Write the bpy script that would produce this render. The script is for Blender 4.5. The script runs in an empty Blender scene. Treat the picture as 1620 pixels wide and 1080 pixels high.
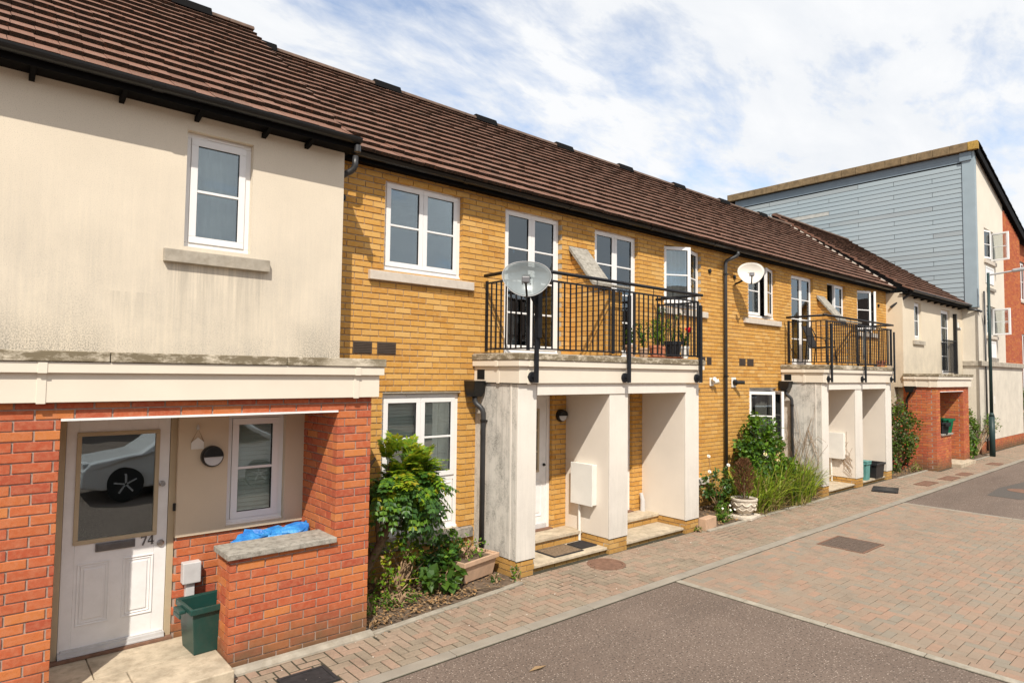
import bpy, bmesh, math, random
from mathutils import Vector, Matrix, Quaternion
random.seed(7)
R_ = math.radians
sc = bpy.context.scene
COL = sc.collection

# ------------------------------------------------------------------ camera
F_PX = 1007.17                       # focal length in pixels of a 1620 px wide picture
YAW, PITCH, ROLL = R_(40.7124), R_(2.8216), R_(0.693)
CAM = Vector((0, 0, 2.57))
_f = Vector((math.sin(YAW)*math.cos(PITCH), math.cos(YAW)*math.cos(PITCH), math.sin(PITCH)))
_r = Vector((math.cos(YAW), -math.sin(YAW), 0)); _u = _r.cross(_f)
_r2 = _r*math.cos(ROLL) + _u*math.sin(ROLL); _u2 = -_r*math.sin(ROLL) + _u*math.cos(ROLL)
cd = bpy.data.cameras.new('camera'); cam = bpy.data.objects.new('camera', cd); COL.objects.link(cam)
cd.sensor_width = 36; cd.lens = F_PX*36/1620; cd.clip_start = .05; cd.clip_end = 3000
cam.matrix_world = Matrix(((_r2.x, _u2.x, -_f.x, CAM.x), (_r2.y, _u2.y, -_f.y, CAM.y), (_r2.z, _u2.z, -_f.z, CAM.z), (0, 0, 0, 1)))
sc.camera = cam

def proj(p):
    v = Vector(p) - CAM
    d = v.dot(_f)
    if d < .1: return None
    return 810 + F_PX*v.dot(_r2)/d, 540 - F_PX*v.dot(_u2)/d, d

# ------------------------------------------------------------------ light
SUN_AZ, SUN_EL = R_(38), R_(48.6)
sd = bpy.data.lights.new('sun', 'SUN'); sun = bpy.data.objects.new('sun', sd); COL.objects.link(sun)
sd.energy = 3.9; sd.angle = R_(.55); sd.color = (1, .93, .82)
_sdir = Vector((math.sin(SUN_AZ)*math.cos(SUN_EL), math.cos(SUN_AZ)*math.cos(SUN_EL), -math.sin(SUN_EL)))
sun.rotation_euler = _sdir.to_track_quat('-Z', 'Y').to_euler(); sun.location = (-20, -25, 40)

w = bpy.data.worlds.new('World'); sc.world = w; w.use_nodes = True
wt = w.node_tree; wt.nodes.clear()
def wn(t, **k):
    n = wt.nodes.new(t)
    for a, b in k.items(): setattr(n, a, b)
    return n
def wl(a, b): wt.links.new(a, b)
out = wn('ShaderNodeOutputWorld'); bg = wn('ShaderNodeBackground'); bg.inputs[1].default_value = .09
sky = wn('ShaderNodeTexSky', sky_type='NISHITA', sun_disc=False, sun_elevation=SUN_EL, sun_rotation=R_(180+38), air_density=1.0, dust_density=.6, ozone_density=1.2)
tc = wn('ShaderNodeTexCoord'); sep = wn('ShaderNodeSeparateXYZ'); wl(tc.outputs['Generated'], sep.inputs[0])
def wmath(op, a, b):
    n = wn('ShaderNodeMath', operation=op)
    for i, v in enumerate((a, b)):
        if isinstance(v, (int, float)): n.inputs[i].default_value = v
        else: wl(v, n.inputs[i])
    return n.outputs[0]
den = wmath('ADD', wmath('MAXIMUM', sep.outputs[2], 0.0), .22)
cx = wmath('DIVIDE', sep.outputs[0], den); cy = wmath('DIVIDE', sep.outputs[1], den)
cmb = wn('ShaderNodeCombineXYZ'); wl(cx, cmb.inputs[0]); wl(cy, cmb.inputs[1])
mp = wn('ShaderNodeMapping'); mp.inputs['Rotation'].default_value = (0, 0, R_(-28)); mp.inputs['Scale'].default_value = (.75, 1.5, 1); wl(cmb.outputs[0], mp.inputs[0])
def wnoise(scale, detail, rough, dist, off):
    m2 = wn('ShaderNodeMapping'); m2.inputs['Location'].default_value = off; wl(mp.outputs[0], m2.inputs[0])
    n = wn('ShaderNodeTexNoise'); n.inputs['Scale'].default_value = scale; n.inputs['Detail'].default_value = detail
    n.inputs['Roughness'].default_value = rough; n.inputs['Distortion'].default_value = dist; wl(m2.outputs[0], n.inputs['Vector'])
    return n.outputs[0]
big = wnoise(.9, 3, .5, .2, (3.1, 1.7, 0)); fine = wnoise(3.0, 9, .6, .3, (0.4, 5.2, 0)); wisp = wnoise(11.0, 7, .62, .4, (8.4, .2, 0))
msum = wmath('ADD', wmath('ADD', wmath('MULTIPLY', big, .62), wmath('MULTIPLY', fine, .55)), wmath('MULTIPLY', wisp, .2))
rp = wn('ShaderNodeValToRGB'); rp.color_ramp.elements[0].position = .51; rp.color_ramp.elements[0].color = (0, 0, 0, 1); rp.color_ramp.elements[1].position = .66; rp.color_ramp.elements[1].color = (1, 1, 1, 1); wl(msum, rp.inputs[0])
fac = wmath('ADD', wmath('MULTIPLY', rp.outputs[0], .82), .18)      # thin veil everywhere, thick cloud in banks
ctone = wn('ShaderNodeValToRGB'); ctone.color_ramp.elements[0].position = .3; ctone.color_ramp.elements[0].color = (7.2, 7.5, 7.95, 1); ctone.color_ramp.elements[1].position = .62; ctone.color_ramp.elements[1].color = (8.35, 8.45, 8.6, 1); wl(fine, ctone.inputs[0])
mxs = wn('ShaderNodeMixRGB'); hs = wn('ShaderNodeHueSaturation'); hs.inputs['Saturation'].default_value = .95; hs.inputs['Value'].default_value = 1.9; wl(sky.outputs[0], hs.inputs['Color']); wl(fac, mxs.inputs[0]); wl(hs.outputs[0], mxs.inputs[1]); wl(ctone.outputs[0], mxs.inputs[2])
wl(mxs.outputs[0], bg.inputs[0]); wl(bg.outputs[0], out.inputs[0])

sc.view_settings.view_transform = 'Standard'; sc.view_settings.look = 'None'; sc.view_settings.gamma = 1; sc.view_settings.use_curve_mapping = False
sc.view_settings.exposure = 0.37
sc.cycles.max_bounces = 8; sc.cycles.transparent_max_bounces = 16

# ------------------------------------------------------------------ object helpers
def tag(o, label=None, cat=None, group=None, kind=None):
    if label: o['label'] = label
    if cat: o['category'] = cat
    if group: o['group'] = group
    if kind: o['kind'] = kind
    return o
def link(name, data, parent=None):
    o = bpy.data.objects.new(name, data); COL.objects.link(o)
    if parent is not None: attach(o, parent)
    return o
def root_loc(p):
    while p.parent: p = p.parent
    return p.location
def attach(o, parent):
    o.parent = parent
    if parent.type == 'EMPTY' and parent.parent is None:
        o.matrix_parent_inverse = Matrix.Translation(-parent.location)
def thing(name, loc, label, cat, group=None):
    o = bpy.data.objects.new(name, None); COL.objects.link(o); o.location = loc; o.empty_display_size = .2
    return tag(o, label, cat, group)

class MB:
    def __init__(s): s.v = []; s.f = []; s.m = []
    def add(s, vs, fs, m=0):
        n = len(s.v); s.v += [tuple(v) for v in vs]; s.f += [tuple(i+n for i in f) for f in fs]; s.m += [m]*len(fs); return s
    def box(s, x0, x1, y0, y1, z0, z1, m=0):
        return s.add([(x0,y0,z0),(x1,y0,z0),(x1,y1,z0),(x0,y1,z0),(x0,y0,z1),(x1,y0,z1),(x1,y1,z1),(x0,y1,z1)],
                     [(0,3,2,1),(4,5,6,7),(0,1,5,4),(1,2,6,5),(2,3,7,6),(3,0,4,7)], m)
    def obox(s, c, ex, ey, ez, m=0):       # centre and three half-edge vectors
        c, ex, ey, ez = map(Vector, (c, ex, ey, ez)); vs = []
        for k in (-1, 1):
            for a, b in ((-1,-1),(1,-1),(1,1),(-1,1)): vs.append(c + ex*a + ey*b + ez*k)
        return s.add(vs, [(0,3,2,1),(4,5,6,7),(0,1,5,4),(1,2,6,5),(2,3,7,6),(3,0,4,7)], m)
    def prism(s, poly, axis, a, b, m=0):   # poly of 2D points swept along an axis
        n = len(poly)
        def pt(p, t): return {'x': (t, p[0], p[1]), 'y': (p[0], t, p[1]), 'z': (p[0], p[1], t)}[axis]
        vs = [pt(p, a) for p in poly] + [pt(p, b) for p in poly]
        fs = [tuple(range(n-1, -1, -1)), tuple(range(n, 2*n))] + [(i, (i+1) % n, n+(i+1) % n, n+i) for i in range(n)]
        return s.add(vs, fs, m)
    def ring(s, x0, x1, z0, z1, wd, y0, y1, m=0):
        s.box(x0, x1, y0, y1, z0, z0+wd, m); s.box(x0, x1, y0, y1, z1-wd, z1, m)
        s.box(x0, x0+wd, y0, y1, z0+wd, z1-wd, m); s.box(x1-wd, x1, y0, y1, z0+wd, z1-wd, m); return s
    def tube(s, pts, r, n=8, m=0, caps=True):
        pts = [Vector(p) for p in pts]; rs = r if isinstance(r, (list, tuple)) else [r]*len(pts); vs = []
        up = None
        for i, p in enumerate(pts):
            d = (pts[min(i+1, len(pts)-1)] - pts[max(i-1, 0)])
            d = d.normalized() if d.length > 1e-9 else Vector((0,0,1))
            if up is None: up = Vector((0,0,1)) if abs(d.z) < .9 else Vector((0,1,0))
            a = d.cross(up); a = a.normalized() if a.length > 1e-6 else d.orthogonal().normalized(); b = a.cross(d); up = b
            for k in range(n):
                t = 2*math.pi*k/n; vs.append(p + (a*math.cos(t) + b*math.sin(t))*rs[i])
        fs = [(i*n+k, i*n+(k+1) % n, (i+1)*n+(k+1) % n, (i+1)*n+k) for i in range(len(pts)-1) for k in range(n)]
        if caps: fs += [tuple(range(n-1, -1, -1)), tuple(range((len(pts)-1)*n, len(pts)*n))]
        return s.add(vs, fs, m)
    def lathe(s, prof, c, n=24, m=0, axis=None, caps=True):
        c = Vector(c); q = Vector((0,0,1)).rotation_difference(Vector(axis).normalized()) if axis is not None else None; vs = []
        for r, h in prof:
            for k in range(n):
                t = 2*math.pi*k/n; v = Vector((r*math.cos(t), r*math.sin(t), h))
                vs.append(c + (q @ v if q else v))
        fs = [(i*n+k, i*n+(k+1) % n, (i+1)*n+(k+1) % n, (i+1)*n+k) for i in range(len(prof)-1) for k in range(n)]
        if caps: fs += [tuple(range(n-1, -1, -1)), tuple(range((len(prof)-1)*n, len(prof)*n))]
        return s.add(vs, fs, m)
    def xform(s, M): s.v = [tuple(M @ Vector(v)) for v in s.v]; return s
    def mesh(s, name, mats, smooth=False, fix=True):
        me = bpy.data.meshes.new(name); me.from_pydata(s.v, [], s.f)
        for mm in (mats if isinstance(mats, (list, tuple)) else [mats]): me.materials.append(mm)
        if any(s.m): me.polygons.foreach_set('material_index', s.m)
        if fix:
            b = bmesh.new(); b.from_mesh(me); bmesh.ops.recalc_face_normals(b, faces=b.faces); b.to_mesh(me); b.free()
        if smooth: me.polygons.foreach_set('use_smooth', [True]*len(me.polygons))
        me.update(); return me
    def build(s, name, mats, parent=None, bevel=0, smooth=False, fix=True):
        o = link(name, s.mesh(name, mats, smooth, fix), parent)
        if bevel:
            md = o.modifiers.new('bevel', 'BEVEL'); md.width = bevel; md.segments = 2; md.limit_method = 'ANGLE'; md.angle_limit = R_(40)
        return o
def part(name, mats, parent, *boxes, bevel=0):
    b = MB()
    for x in boxes: b.box(*x)
    return b.build(name, mats, parent, bevel)

# ------------------------------------------------------------------ materials
class G:
    def __init__(s, name):
        s.m = bpy.data.materials.new(name); s.m.use_nodes = True; s.t = s.m.node_tree
        s.b = s.t.nodes['Principled BSDF']; s.o = s.t.nodes['Material Output']; s._p = None
    def n(s, typ, ins=None, **props):
        n = s.t.nodes.new(typ)
        for k, v in props.items(): setattr(n, k, v)
        for k, v in (ins or {}).items(): s.set(n.inputs[k], v)
        return n
    def set(s, sock, v):
        if isinstance(v, bpy.types.NodeSocket): s.t.links.new(v, sock)
        elif isinstance(v, (tuple, list)) and sock.type == 'RGBA': sock.default_value = (*v[:3], 1)
        else: sock.default_value = v
    @property
    def pos(s):
        if s._p is None: s._p = s.n('ShaderNodeNewGeometry')
        return s._p.outputs['Position']
    def scaled(s, sx, sy, sz): return s.n('ShaderNodeMapping', {'Vector': s.pos, 'Scale': (sx, sy, sz)}).outputs[0]
    def noise(s, scale, detail=4, rough=.55, vec=None, dist=0): return s.n('ShaderNodeTexNoise', {'Vector': vec or s.pos, 'Scale': scale, 'Detail': detail, 'Roughness': rough, 'Distortion': dist}).outputs[0]
    def vor(s, scale, vec=None, out='Distance'): return s.n('ShaderNodeTexVoronoi', {'Vector': vec or s.pos, 'Scale': scale}).outputs[out]
    def ramp(s, fac, stops, interp='LINEAR'):
        n = s.n('ShaderNodeValToRGB', {0: fac}); e = n.color_ramp.elements; n.color_ramp.interpolation = interp
        while len(e) < len(stops): e.new(.5)
        for el, (p, c) in zip(e, stops): el.position = p; el.color = (*c, 1) if isinstance(c, (tuple, list)) else (c, c, c, 1)
        return n.outputs[0]
    def mix(s, fac, a, b, mode='MIX'): return s.n('ShaderNodeMixRGB', {0: fac, 1: a, 2: b}, blend_type=mode).outputs[0]
    def math(s, op, a, b=0.0): return s.n('ShaderNodeMath', {0: a, 1: b}, operation=op).outputs[0]
    def sepz(s, i=2): return s.n('ShaderNodeSeparateXYZ', {0: s.pos}).outputs[i]
    def rnd(s):
        a = s.n('ShaderNodeObjectInfo').outputs['Random']; b = s.n('ShaderNodeNewGeometry').outputs['Random Per Island']
        return s.math('FRACT', s.math('ADD', s.math('MULTIPLY', a, 7.31), s.math('MULTIPLY', b, 3.17)))
    def bump(s, h, strength=.3, dist=.01):
        s.set(s.b.inputs['Normal'], s.n('ShaderNodeBump', {'Height': h, 'Strength': strength, 'Distance': dist}).outputs[0])
    def fin(s, col, rough=.75, spec=.3, metal=0):
        s.set(s.b.inputs['Base Color'], col); s.set(s.b.inputs['Roughness'], rough); s.b.inputs['Specular IOR Level'].default_value = spec; s.b.inputs['Metallic'].default_value = metal
        return s.m
def sc3(c, k): return tuple(min(1, x*k) for x in c)
def plain(name, col, rough=.6, var=.12, scale=6, bump=.0, bscale=120, spec=.3, metal=0, grime=0.0, gcol=(.08,.07,.055)):
    g = G(name); c = g.mix(g.ramp(g.noise(scale), [(.3, 0), (.7, 1)]), sc3(col, 1-var), sc3(col, 1+var))
    if grime: c = g.mix(g.math('MULTIPLY', g.ramp(g.noise(scale*2.3, 6, .7), [(.45, 0), (.72, 1)]), grime), c, gcol)
    if bump: g.bump(g.noise(bscale, 3), bump, .004)
    return g.fin(c, rough, spec, metal)
def brickmat(name, pal, speck, bump=.35, foot_=.8):
    g = G(name); r = g.rnd(); n = len(pal)
    c = g.ramp(r, [((i+.5)/n, p) for i, p in enumerate(pal)])
    c = g.mix(g.math('MULTIPLY', g.ramp(g.noise(22, 6, .7), [(.42, 0), (.75, 1)]), .55), c, speck)
    c = g.mix(g.math('MULTIPLY', g.ramp(g.noise(170, 2), [(.55, 0), (.75, 1)]), .45), c, sc3(pal[0], .45))
    c = g.mix(g.math('MULTIPLY', g.ramp(g.noise(.9, 3), [(.4, 0), (.8, 1)]), .25), c, sc3(pal[1], .7))
    # damp, algae-stained foot of the wall
    z = g.sepz(); foot = g.math('MULTIPLY', g.ramp(g.math('ADD', z, g.math('MULTIPLY', g.noise(3.5, 4), .5)), [(.30, 1), (.66, 0)]), foot_)
    c = g.mix(foot, c, (.115, .09, .05))
    g.bump(g.math('ADD', g.noise(90, 4), g.noise(300, 2)), bump, .003)
    return g.fin(c, .9, .15)
def rendermat(name, col, streak, dirtz=(2.6, 3.9), amt=.5, specks=.5, lowdirt=0.0, dcol=(.17,.16,.14), marks=()):
    g = G(name); c = g.mix(g.ramp(g.noise(1.3, 4), [(.3, 0), (.7, 1)]), sc3(col, .95), sc3(col, 1.04))
    c = g.mix(g.math('MULTIPLY', g.ramp(g.noise(150, 2), [(.56, 0), (.7, 1)]), specks), c, sc3(col, .5))
    z = g.sepz(); grad = g.ramp(g.n('ShaderNodeMapRange', {0: z, 1: dirtz[0], 2: dirtz[1], 3: 1.0, 4: 0.0}).outputs[0], [(0, 0), (1, 1)])
    st = g.ramp(g.noise(1, 6, .7, vec=g.scaled(9, 9, .8)), [(.35, 0), (.75, 1)])
    bl = g.ramp(g.noise(2.2, 6, .65), [(.38, 0), (.68, 1)])
    fs = g.ramp(g.noise(1, 6, .75, vec=g.scaled(38, 38, 1.6)), [(.36, 0), (.66, 1)])
    d = g.math('MULTIPLY', g.math('MULTIPLY', grad, g.math('ADD', g.math('ADD', g.math('MULTIPLY', st, .32), g.math('MULTIPLY', bl, .26)), g.math('ADD', g.math('MULTIPLY', fs, .38), .16))), amt)
    c = g.mix(d, c, streak)
    c = g.mix(g.math('MULTIPLY', g.math('MULTIPLY', g.math('POWER', grad, 3.0), g.ramp(g.noise(80, 3, .7), [(.50, 0), (.62, 1)])), g.math('MULTIPLY', bl, amt*1.1)), c, dcol)
    if lowdirt: c = g.mix(g.math('MULTIPLY', g.ramp(g.noise(5, 7, .75, vec=g.scaled(1, 1, .6)), [(.44, 0), (.66, 1)]), g.math('MULTIPLY', g.ramp(g.noise(70, 4, .8), [(.38, 0), (.60, 1)]), lowdirt)), c, dcol); c = g.mix(g.math('MULTIPLY', g.ramp(g.noise(1, 6, .75, vec=g.scaled(26, 26, .9)), [(.52, 0), (.72, 1)]), lowdirt*.45), c, dcol)
    for (xa, xb, za, zb, k, fine_) in marks:      # runs under a sill, mould where splash water sits
        x = g.sepz(0); mx_ = g.math('MULTIPLY', g.n('ShaderNodeMapRange', {0: x, 1: xa-.06, 2: xa+.10}).outputs[0], g.n('ShaderNodeMapRange', {0: x, 1: xb+.06, 2: xb-.10}).outputs[0]); mz_ = g.math('MULTIPLY', g.n('ShaderNodeMapRange', {0: z, 1: za, 2: zb}).outputs[0], g.math('LESS_THAN', z, max(za, zb)))
        tex = g.ramp(g.noise(90, 3, .75), [(.44, 0), (.60, 1)]) if fine_ else g.ramp(g.noise(1, 5, .7, vec=g.scaled(22, 22, .7)), [(.42, 0), (.66, 1)])
        c = g.mix(g.math('MULTIPLY', g.math('MULTIPLY', mx_, mz_), g.math('MULTIPLY', tex, k)), c, dcol)
    g.bump(g.math('ADD', g.noise(110, 3), g.noise(260, 2)), .35, .003)
    return g.fin(c, .92, .12)
M = {}
M['yellow_brick'] = brickmat('yellow brick', [(.60,.318,.078),(.65,.358,.098),(.545,.27,.062),(.68,.41,.14),(.62,.33,.08),(.50,.235,.05),(.64,.345,.085),(.58,.29,.06)], (.70,.45,.18), foot_=.4)
M['red_brick'] = brickmat('red brick', [(.44,.11,.048),(.49,.125,.05),(.56,.20,.06),(.41,.085,.042),(.47,.115,.05),(.53,.165,.055),(.39,.085,.045)], (.58,.26,.15))
M['mortar'] = plain('mortar', (.42,.36,.28), .95, .15, 30, .4, 200)
M['red_mortar'] = plain('red mortar', (.38,.29,.24), .95, .15, 30, .4, 200)
M['cream'] = rendermat('cream render', (.745,.655,.525), (.40,.375,.34), (2.5, 4.9), .78, .5, marks=[(1.36, 2.30, 2.75, 3.56, .45, False), (2.62, 3.2, 3.15, 2.66, .95, True), (-.6, .95, 3.10, 2.66, .9, True), (.9, 1.25, 2.9, 3.25, .3, False)])
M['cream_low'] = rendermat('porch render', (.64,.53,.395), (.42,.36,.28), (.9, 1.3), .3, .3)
M['cream_far'] = rendermat('far cream render', (.72,.63,.49), (.36,.33,.28), (2.5, 4.6), .9, .15)
M['white_wall'] = rendermat('white building render', (.74,.68,.58), (.40,.37,.32), (2.6, 7.5), .45, .1)
M['porch_white'] = rendermat('porch board', (.77,.72,.65), (.33,.31,.28), (-.4, 1.7), .75, .12, .10)
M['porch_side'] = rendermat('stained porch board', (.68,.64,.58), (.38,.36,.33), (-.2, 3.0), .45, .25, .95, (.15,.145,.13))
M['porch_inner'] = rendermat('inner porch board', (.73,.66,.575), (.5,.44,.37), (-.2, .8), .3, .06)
M['fascia'] = plain('fascia board', (.76,.685,.575), .5, .04, 2, .05, 60)
M['pvc'] = plain('white plastic frame', (.82,.81,.80), .35, .03, 3, 0, 10, .45)
M['pvc_door'] = plain('white door', (.80,.79,.785), .4, .05, 5, .0, 10, .4, grime=.1, gcol=(.4,.36,.32))
M['white_metal'] = plain('white lintel', (.85,.84,.82), .45)
M['sill'] = plain('pale stone sill', (.60,.535,.46), .85, .08, 7, .3, 120, grime=.25, gcol=(.28,.23,.18))
M['sill_dark'] = plain('weathered stone sill', (.36,.325,.28), .9, .2, 9, .4, 90, grime=.9, gcol=(.055,.05,.045))
M['concrete'] = plain('weathered concrete', (.42,.375,.31), .92, .2, 5, .5, 90, grime=.5, gcol=(.2,.165,.12))
M['coping'] = plain('lichened coping', (.36,.335,.29), .95, .18, 9, .8, 70, grime=.8, gcol=(.10,.088,.07))
M['slab'] = plain('sandstone slab', (.50,.42,.31), .9, .2, 4.5, .45, 70, grime=.7, gcol=(.24,.19,.13))
M['black'] = plain('black gutter plastic', (.010,.010,.010), .3, .2, 5, 0, 10, .4)
M['soffit'] = plain('black soffit board', (.005,.0045,.0045), .7, spec=.08)
M['rail'] = plain('dark painted steel', (.011,.012,.015), .5, .15, 9, 0, 10, .25)
M['pipe_grey'] = plain('faded pipe', (.035,.035,.037), .4, .3, 3, 0, 10, .5)
M['vent'] = plain('brown vent', (.085,.062,.048), .6)
M['dark'] = plain('dark opening', (.006,.006,.006), .9)
M['room'] = plain('room wall', (.22,.20,.17), .9)
M['curtain'] = plain('net curtain', (.42,.44,.42), .9, .1, 4)
M['curtain_dark'] = plain('dark curtain', (.10,.095,.085), .9, .2, 4)
M['blind'] = plain('pale blind slat', (.82,.85,.76), .6, .06, 5)
M['beige'] = plain('beige frame', (.47,.38,.255), .5, .06, 6)
M['chrome'] = plain('worn chrome', (.42,.42,.43), .3, .1, 20, metal=1)
M['steel_dark'] = plain('dark letter plate', (.17,.165,.17), .4, .15, 12, metal=.8)
M['meter'] = plain('grey meter cabinet', (.56,.55,.55), .5)
M['meter_white'] = plain('white cabinet', (.76,.74,.69), .5, .05, 4)
M['green_bin'] = plain('green plastic', (.012,.055,.045), .38, .1, 7, 0, 10, .45, grime=.25, gcol=(.06,.07,.06))
M['green_bin2'] = plain('bright green plastic', (.008,.12,.055), .4)
M['teal_bin'] = plain('teal plastic', (.10,.27,.25), .45)
M['black_bin'] = plain('black plastic box', (.02,.02,.022), .42)
M['grey_bin'] = plain('grey plastic', (.30,.26,.25), .5)
M['terracotta'] = plain('terracotta', (.50,.19,.10), .8, .12, 12)
M['trough'] = plain('faded terracotta trough', (.50,.33,.22), .8, .1, 8, .1, 60, grime=.5, gcol=(.33,.24,.17))
M['urn'] = plain('cast stone urn', (.62,.55,.46), .9, .15, 14, .4, 90, grime=.55, gcol=(.26,.2,.14))
M['bark'] = plain('bark', (.17,.12,.075), .95, .35, 30, .8, 70)
M['twig'] = plain('dry twigs', (.30,.20,.12), .9, .3, 25)
M['soil'] = plain('dry soil', (.13,.092,.063), 1, .4, 14, .9, 60, grime=.5, gcol=(.07,.05,.035))
M['mat'] = plain('coir doormat', (.20,.14,.09), 1, .35, 40, .8, 250)
M['rubber'] = plain('black rubber', (.028,.026,.027), .8, .3, 20, .3, 200)
M['rust'] = plain('rusted cover', (.19,.105,.07), .85, .25, 18, .6, 60)
M['iron'] = plain('cast iron cover', (.13,.095,.075), .7, .2, 20, .3, 80)
M['tar'] = plain('tarmac patch', (.10,.088,.078), .95, .2, 30, .5, 200)
M['lamp_green'] = plain('dark green post', (.022,.045,.045), .45)
M['lamp_head'] = plain('grey lamp head', (.42,.42,.42), .5)
M['kerb'] = plain('kerb concrete', (.285,.252,.207), .95, .14, 3, .7, 110, grime=.35, gcol=(.25,.21,.16))
M['edging'] = plain('concrete edging', (.33,.295,.24), .95, .2, 6, .8, 90, grime=.5, gcol=(.2,.165,.115))
M['red_petal'] = plain('red petals', (.62,.01,.02), .7); M['cream_petal'] = plain('cream petals', (.80,.70,.38), .7); M['white_petal'] = plain('white petals', (.85,.80,.74), .7)
M['blue_bag'] = None

def leafmat(name, pal, rough=.5, trans=.35):
    g = G(name); c = g.ramp(g.rnd(), [((i+.5)/len(pal), p) for i, p in enumerate(pal)])
    c = g.mix(g.math('MULTIPLY', g.ramp(g.noise(9, 3), [(.35, 0), (.7, 1)]), .35), c, pal[0])
    g.fin(c, rough, .35)
    t = g.n('ShaderNodeBsdfTranslucent', {0: g.mix(.5, c, (.30,.36,.03), 'MIX')}); mx = g.n('ShaderNodeMixShader', {0: trans, 1: g.b.outputs[0], 2: t.outputs[0]})
    g.t.links.new(mx.outputs[0], g.o.inputs[0]); return g.m
M['leaf_dark'] = leafmat('dark glossy leaf', [(.03,.085,.018),(.04,.11,.02),(.065,.15,.025),(.036,.09,.02)], .35, .2)
M['leaf_new'] = leafmat('young yellow leaf', [(.30,.42,.02),(.42,.48,.03),(.44,.34,.03),(.24,.40,.02)], .45, .5)
M['leaf_mid'] = leafmat('mid green leaf', [(.04,.10,.015),(.06,.14,.02),(.09,.17,.02),(.05,.11,.02)], .45, .35)
M['leaf_bright'] = leafmat('bright green leaf', [(.12,.26,.02),(.18,.33,.025),(.10,.22,.02)], .5, .4)
M['blade'] = leafmat('strap leaf', [(.30,.42,.035),(.42,.52,.05),(.20,.32,.03),(.50,.52,.09),(.34,.46,.04)], .45, .45)
M['blade_dry'] = leafmat('dry strap leaf', [(.34,.26,.11),(.28,.20,.08),(.20,.17,.06)], .8, .25)
M['conifer'] = leafmat('browned conifer', [(.16,.055,.03),(.11,.05,.025),(.20,.085,.035),(.07,.055,.02)], .8, .15)
M['leaf_red'] = leafmat('shrub leaf', [(.06,.09,.025),(.09,.12,.03),(.14,.14,.04),(.045,.075,.025)], .5, .3)
M['berry'] = plain('red berries', (.45,.07,.03), .5)
M['litter'] = leafmat('dead leaves', [(.32,.18,.08),(.44,.27,.13),(.22,.12,.055),(.52,.36,.20),(.17,.10,.05)], .85, .15)
M['crumb'] = plain('pale grit', (.6,.53,.45), .9)

g = G('roof tile'); r = g.rnd()
c = g.ramp(r, [(.08, (.155,.082,.058)), (.3, (.19,.10,.07)), (.6, (.21,.11,.078)), (.85, (.23,.128,.094)), (.97, (.135,.08,.058))])
c = g.mix(g.math('MULTIPLY', g.ramp(g.noise(1.1, 4), [(.35, 0), (.75, 1)]), .35), c, (.20,.085,.05))
c = g.mix(g.math('MULTIPLY', g.ramp(g.noise(40, 5, .7), [(.50, 0), (.72, 1)]), .6), c, (.09,.06,.045)); c = g.mix(g.math('MULTIPLY', g.ramp(g.noise(6, 6, .75), [(.56, 0), (.74, 1)]), .6), c, (.115,.085,.05)); c = g.mix(g.math('MULTIPLY', g.ramp(g.noise(75, 2, .5), [(.66, 0), (.72, 1)]), .8), c, (.42,.36,.27))
g.bump(g.noise(180, 3), .4, .002); M['tile'] = g.fin(c, .85, .2)
g = G('mossy tile edge'); c = g.ramp(g.noise(26, 6, .75), [(.36, (.018,.013,.010)), (.55, (.04,.024,.016)), (.66, (.10,.038,.02)), (.76, (.16,.10,.045))])
g.bump(g.noise(70, 5, .7), 1, .012); M['tile_edge'] = g.fin(c, 1, .1)
M['ridge'] = plain('ridge tile', (.13,.085,.065), .9, .25, 9, .4, 90, grime=.4, gcol=(.08,.07,.04))
g = G('stained cap'); st = g.ramp(g.noise(1, 7, .75, vec=g.scaled(7, 7, 16)), [(.30, 0), (.52, 1)])
gap = g.ramp(g.noise(.7, 2), [(.30, .15), (.42, 1)])
c = g.mix(g.math('MULTIPLY', g.math('MULTIPLY', st, gap), .92), (.74,.66,.53), (.15,.118,.07)); g.bump(g.noise(90, 4), .4, .004); M['cap'] = g.fin(c, .9, .15)
g = G('asphalt'); c = g.mix(g.ramp(g.noise(.6, 4), [(.3, 0), (.7, 1)]), (.155,.116,.093), (.20,.152,.123))
c = g.mix(g.math('MULTIPLY', g.ramp(g.vor(48), [(.14, 1), (.34, 0)]), g.ramp(g.vor(48, out='Color'), [(.45, 0), (.62, 1)])), c, (.50,.41,.34))
c = g.mix(g.math('MULTIPLY', g.ramp(g.noise(48, 3), [(.54, 0), (.64, 1)]), .8), c, (.05,.04,.034))
c = g.mix(g.math('MULTIPLY', g.ramp(g.noise(1.7, 5, .6), [(.5, 0), (.75, 1)]), .3), c, (.225,.168,.135)); c = g.mix(g.math('MULTIPLY', g.ramp(g.noise(1, 4, .6, vec=g.scaled(.25, 2.2, 1)), [(.5, 0), (.7, 1)]), .35), c, (.105,.085,.072)); c = g.mix(g.math('MULTIPLY', g.ramp(g.noise(5.5, 3, .5), [(.70, 0), (.76, 1)]), .45), c, (.06,.05,.045))
g.bump(g.math('ADD', g.noise(160, 3), g.vor(150)), .6, .006); M['asphalt'] = g.fin(c, .93, .2)
def pavermat(name, pal, speck, samt):
    g = G(name); c = g.ramp(g.rnd(), [((i+.5)/len(pal), p) for i, p in enumerate(pal)], 'CONSTANT')
    c = g.mix(g.math('MULTIPLY', g.ramp(g.noise(45, 6, .75), [(.45, 0), (.72, 1)]), samt), c, speck)
    c = g.mix(g.math('MULTIPLY', g.ramp(g.noise(1.2, 4), [(.4, 0), (.75, 1)]), .3), c, sc3(speck, .8)); c = g.mix(g.math('MULTIPLY', g.ramp(g.noise(3.7, 7, .75), [(.5, 0), (.72, 1)]), .45), c, sc3(speck, .62))
    g.bump(g.noise(120, 4), .5, .004); return g.fin(c, .92, .2)
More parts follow.
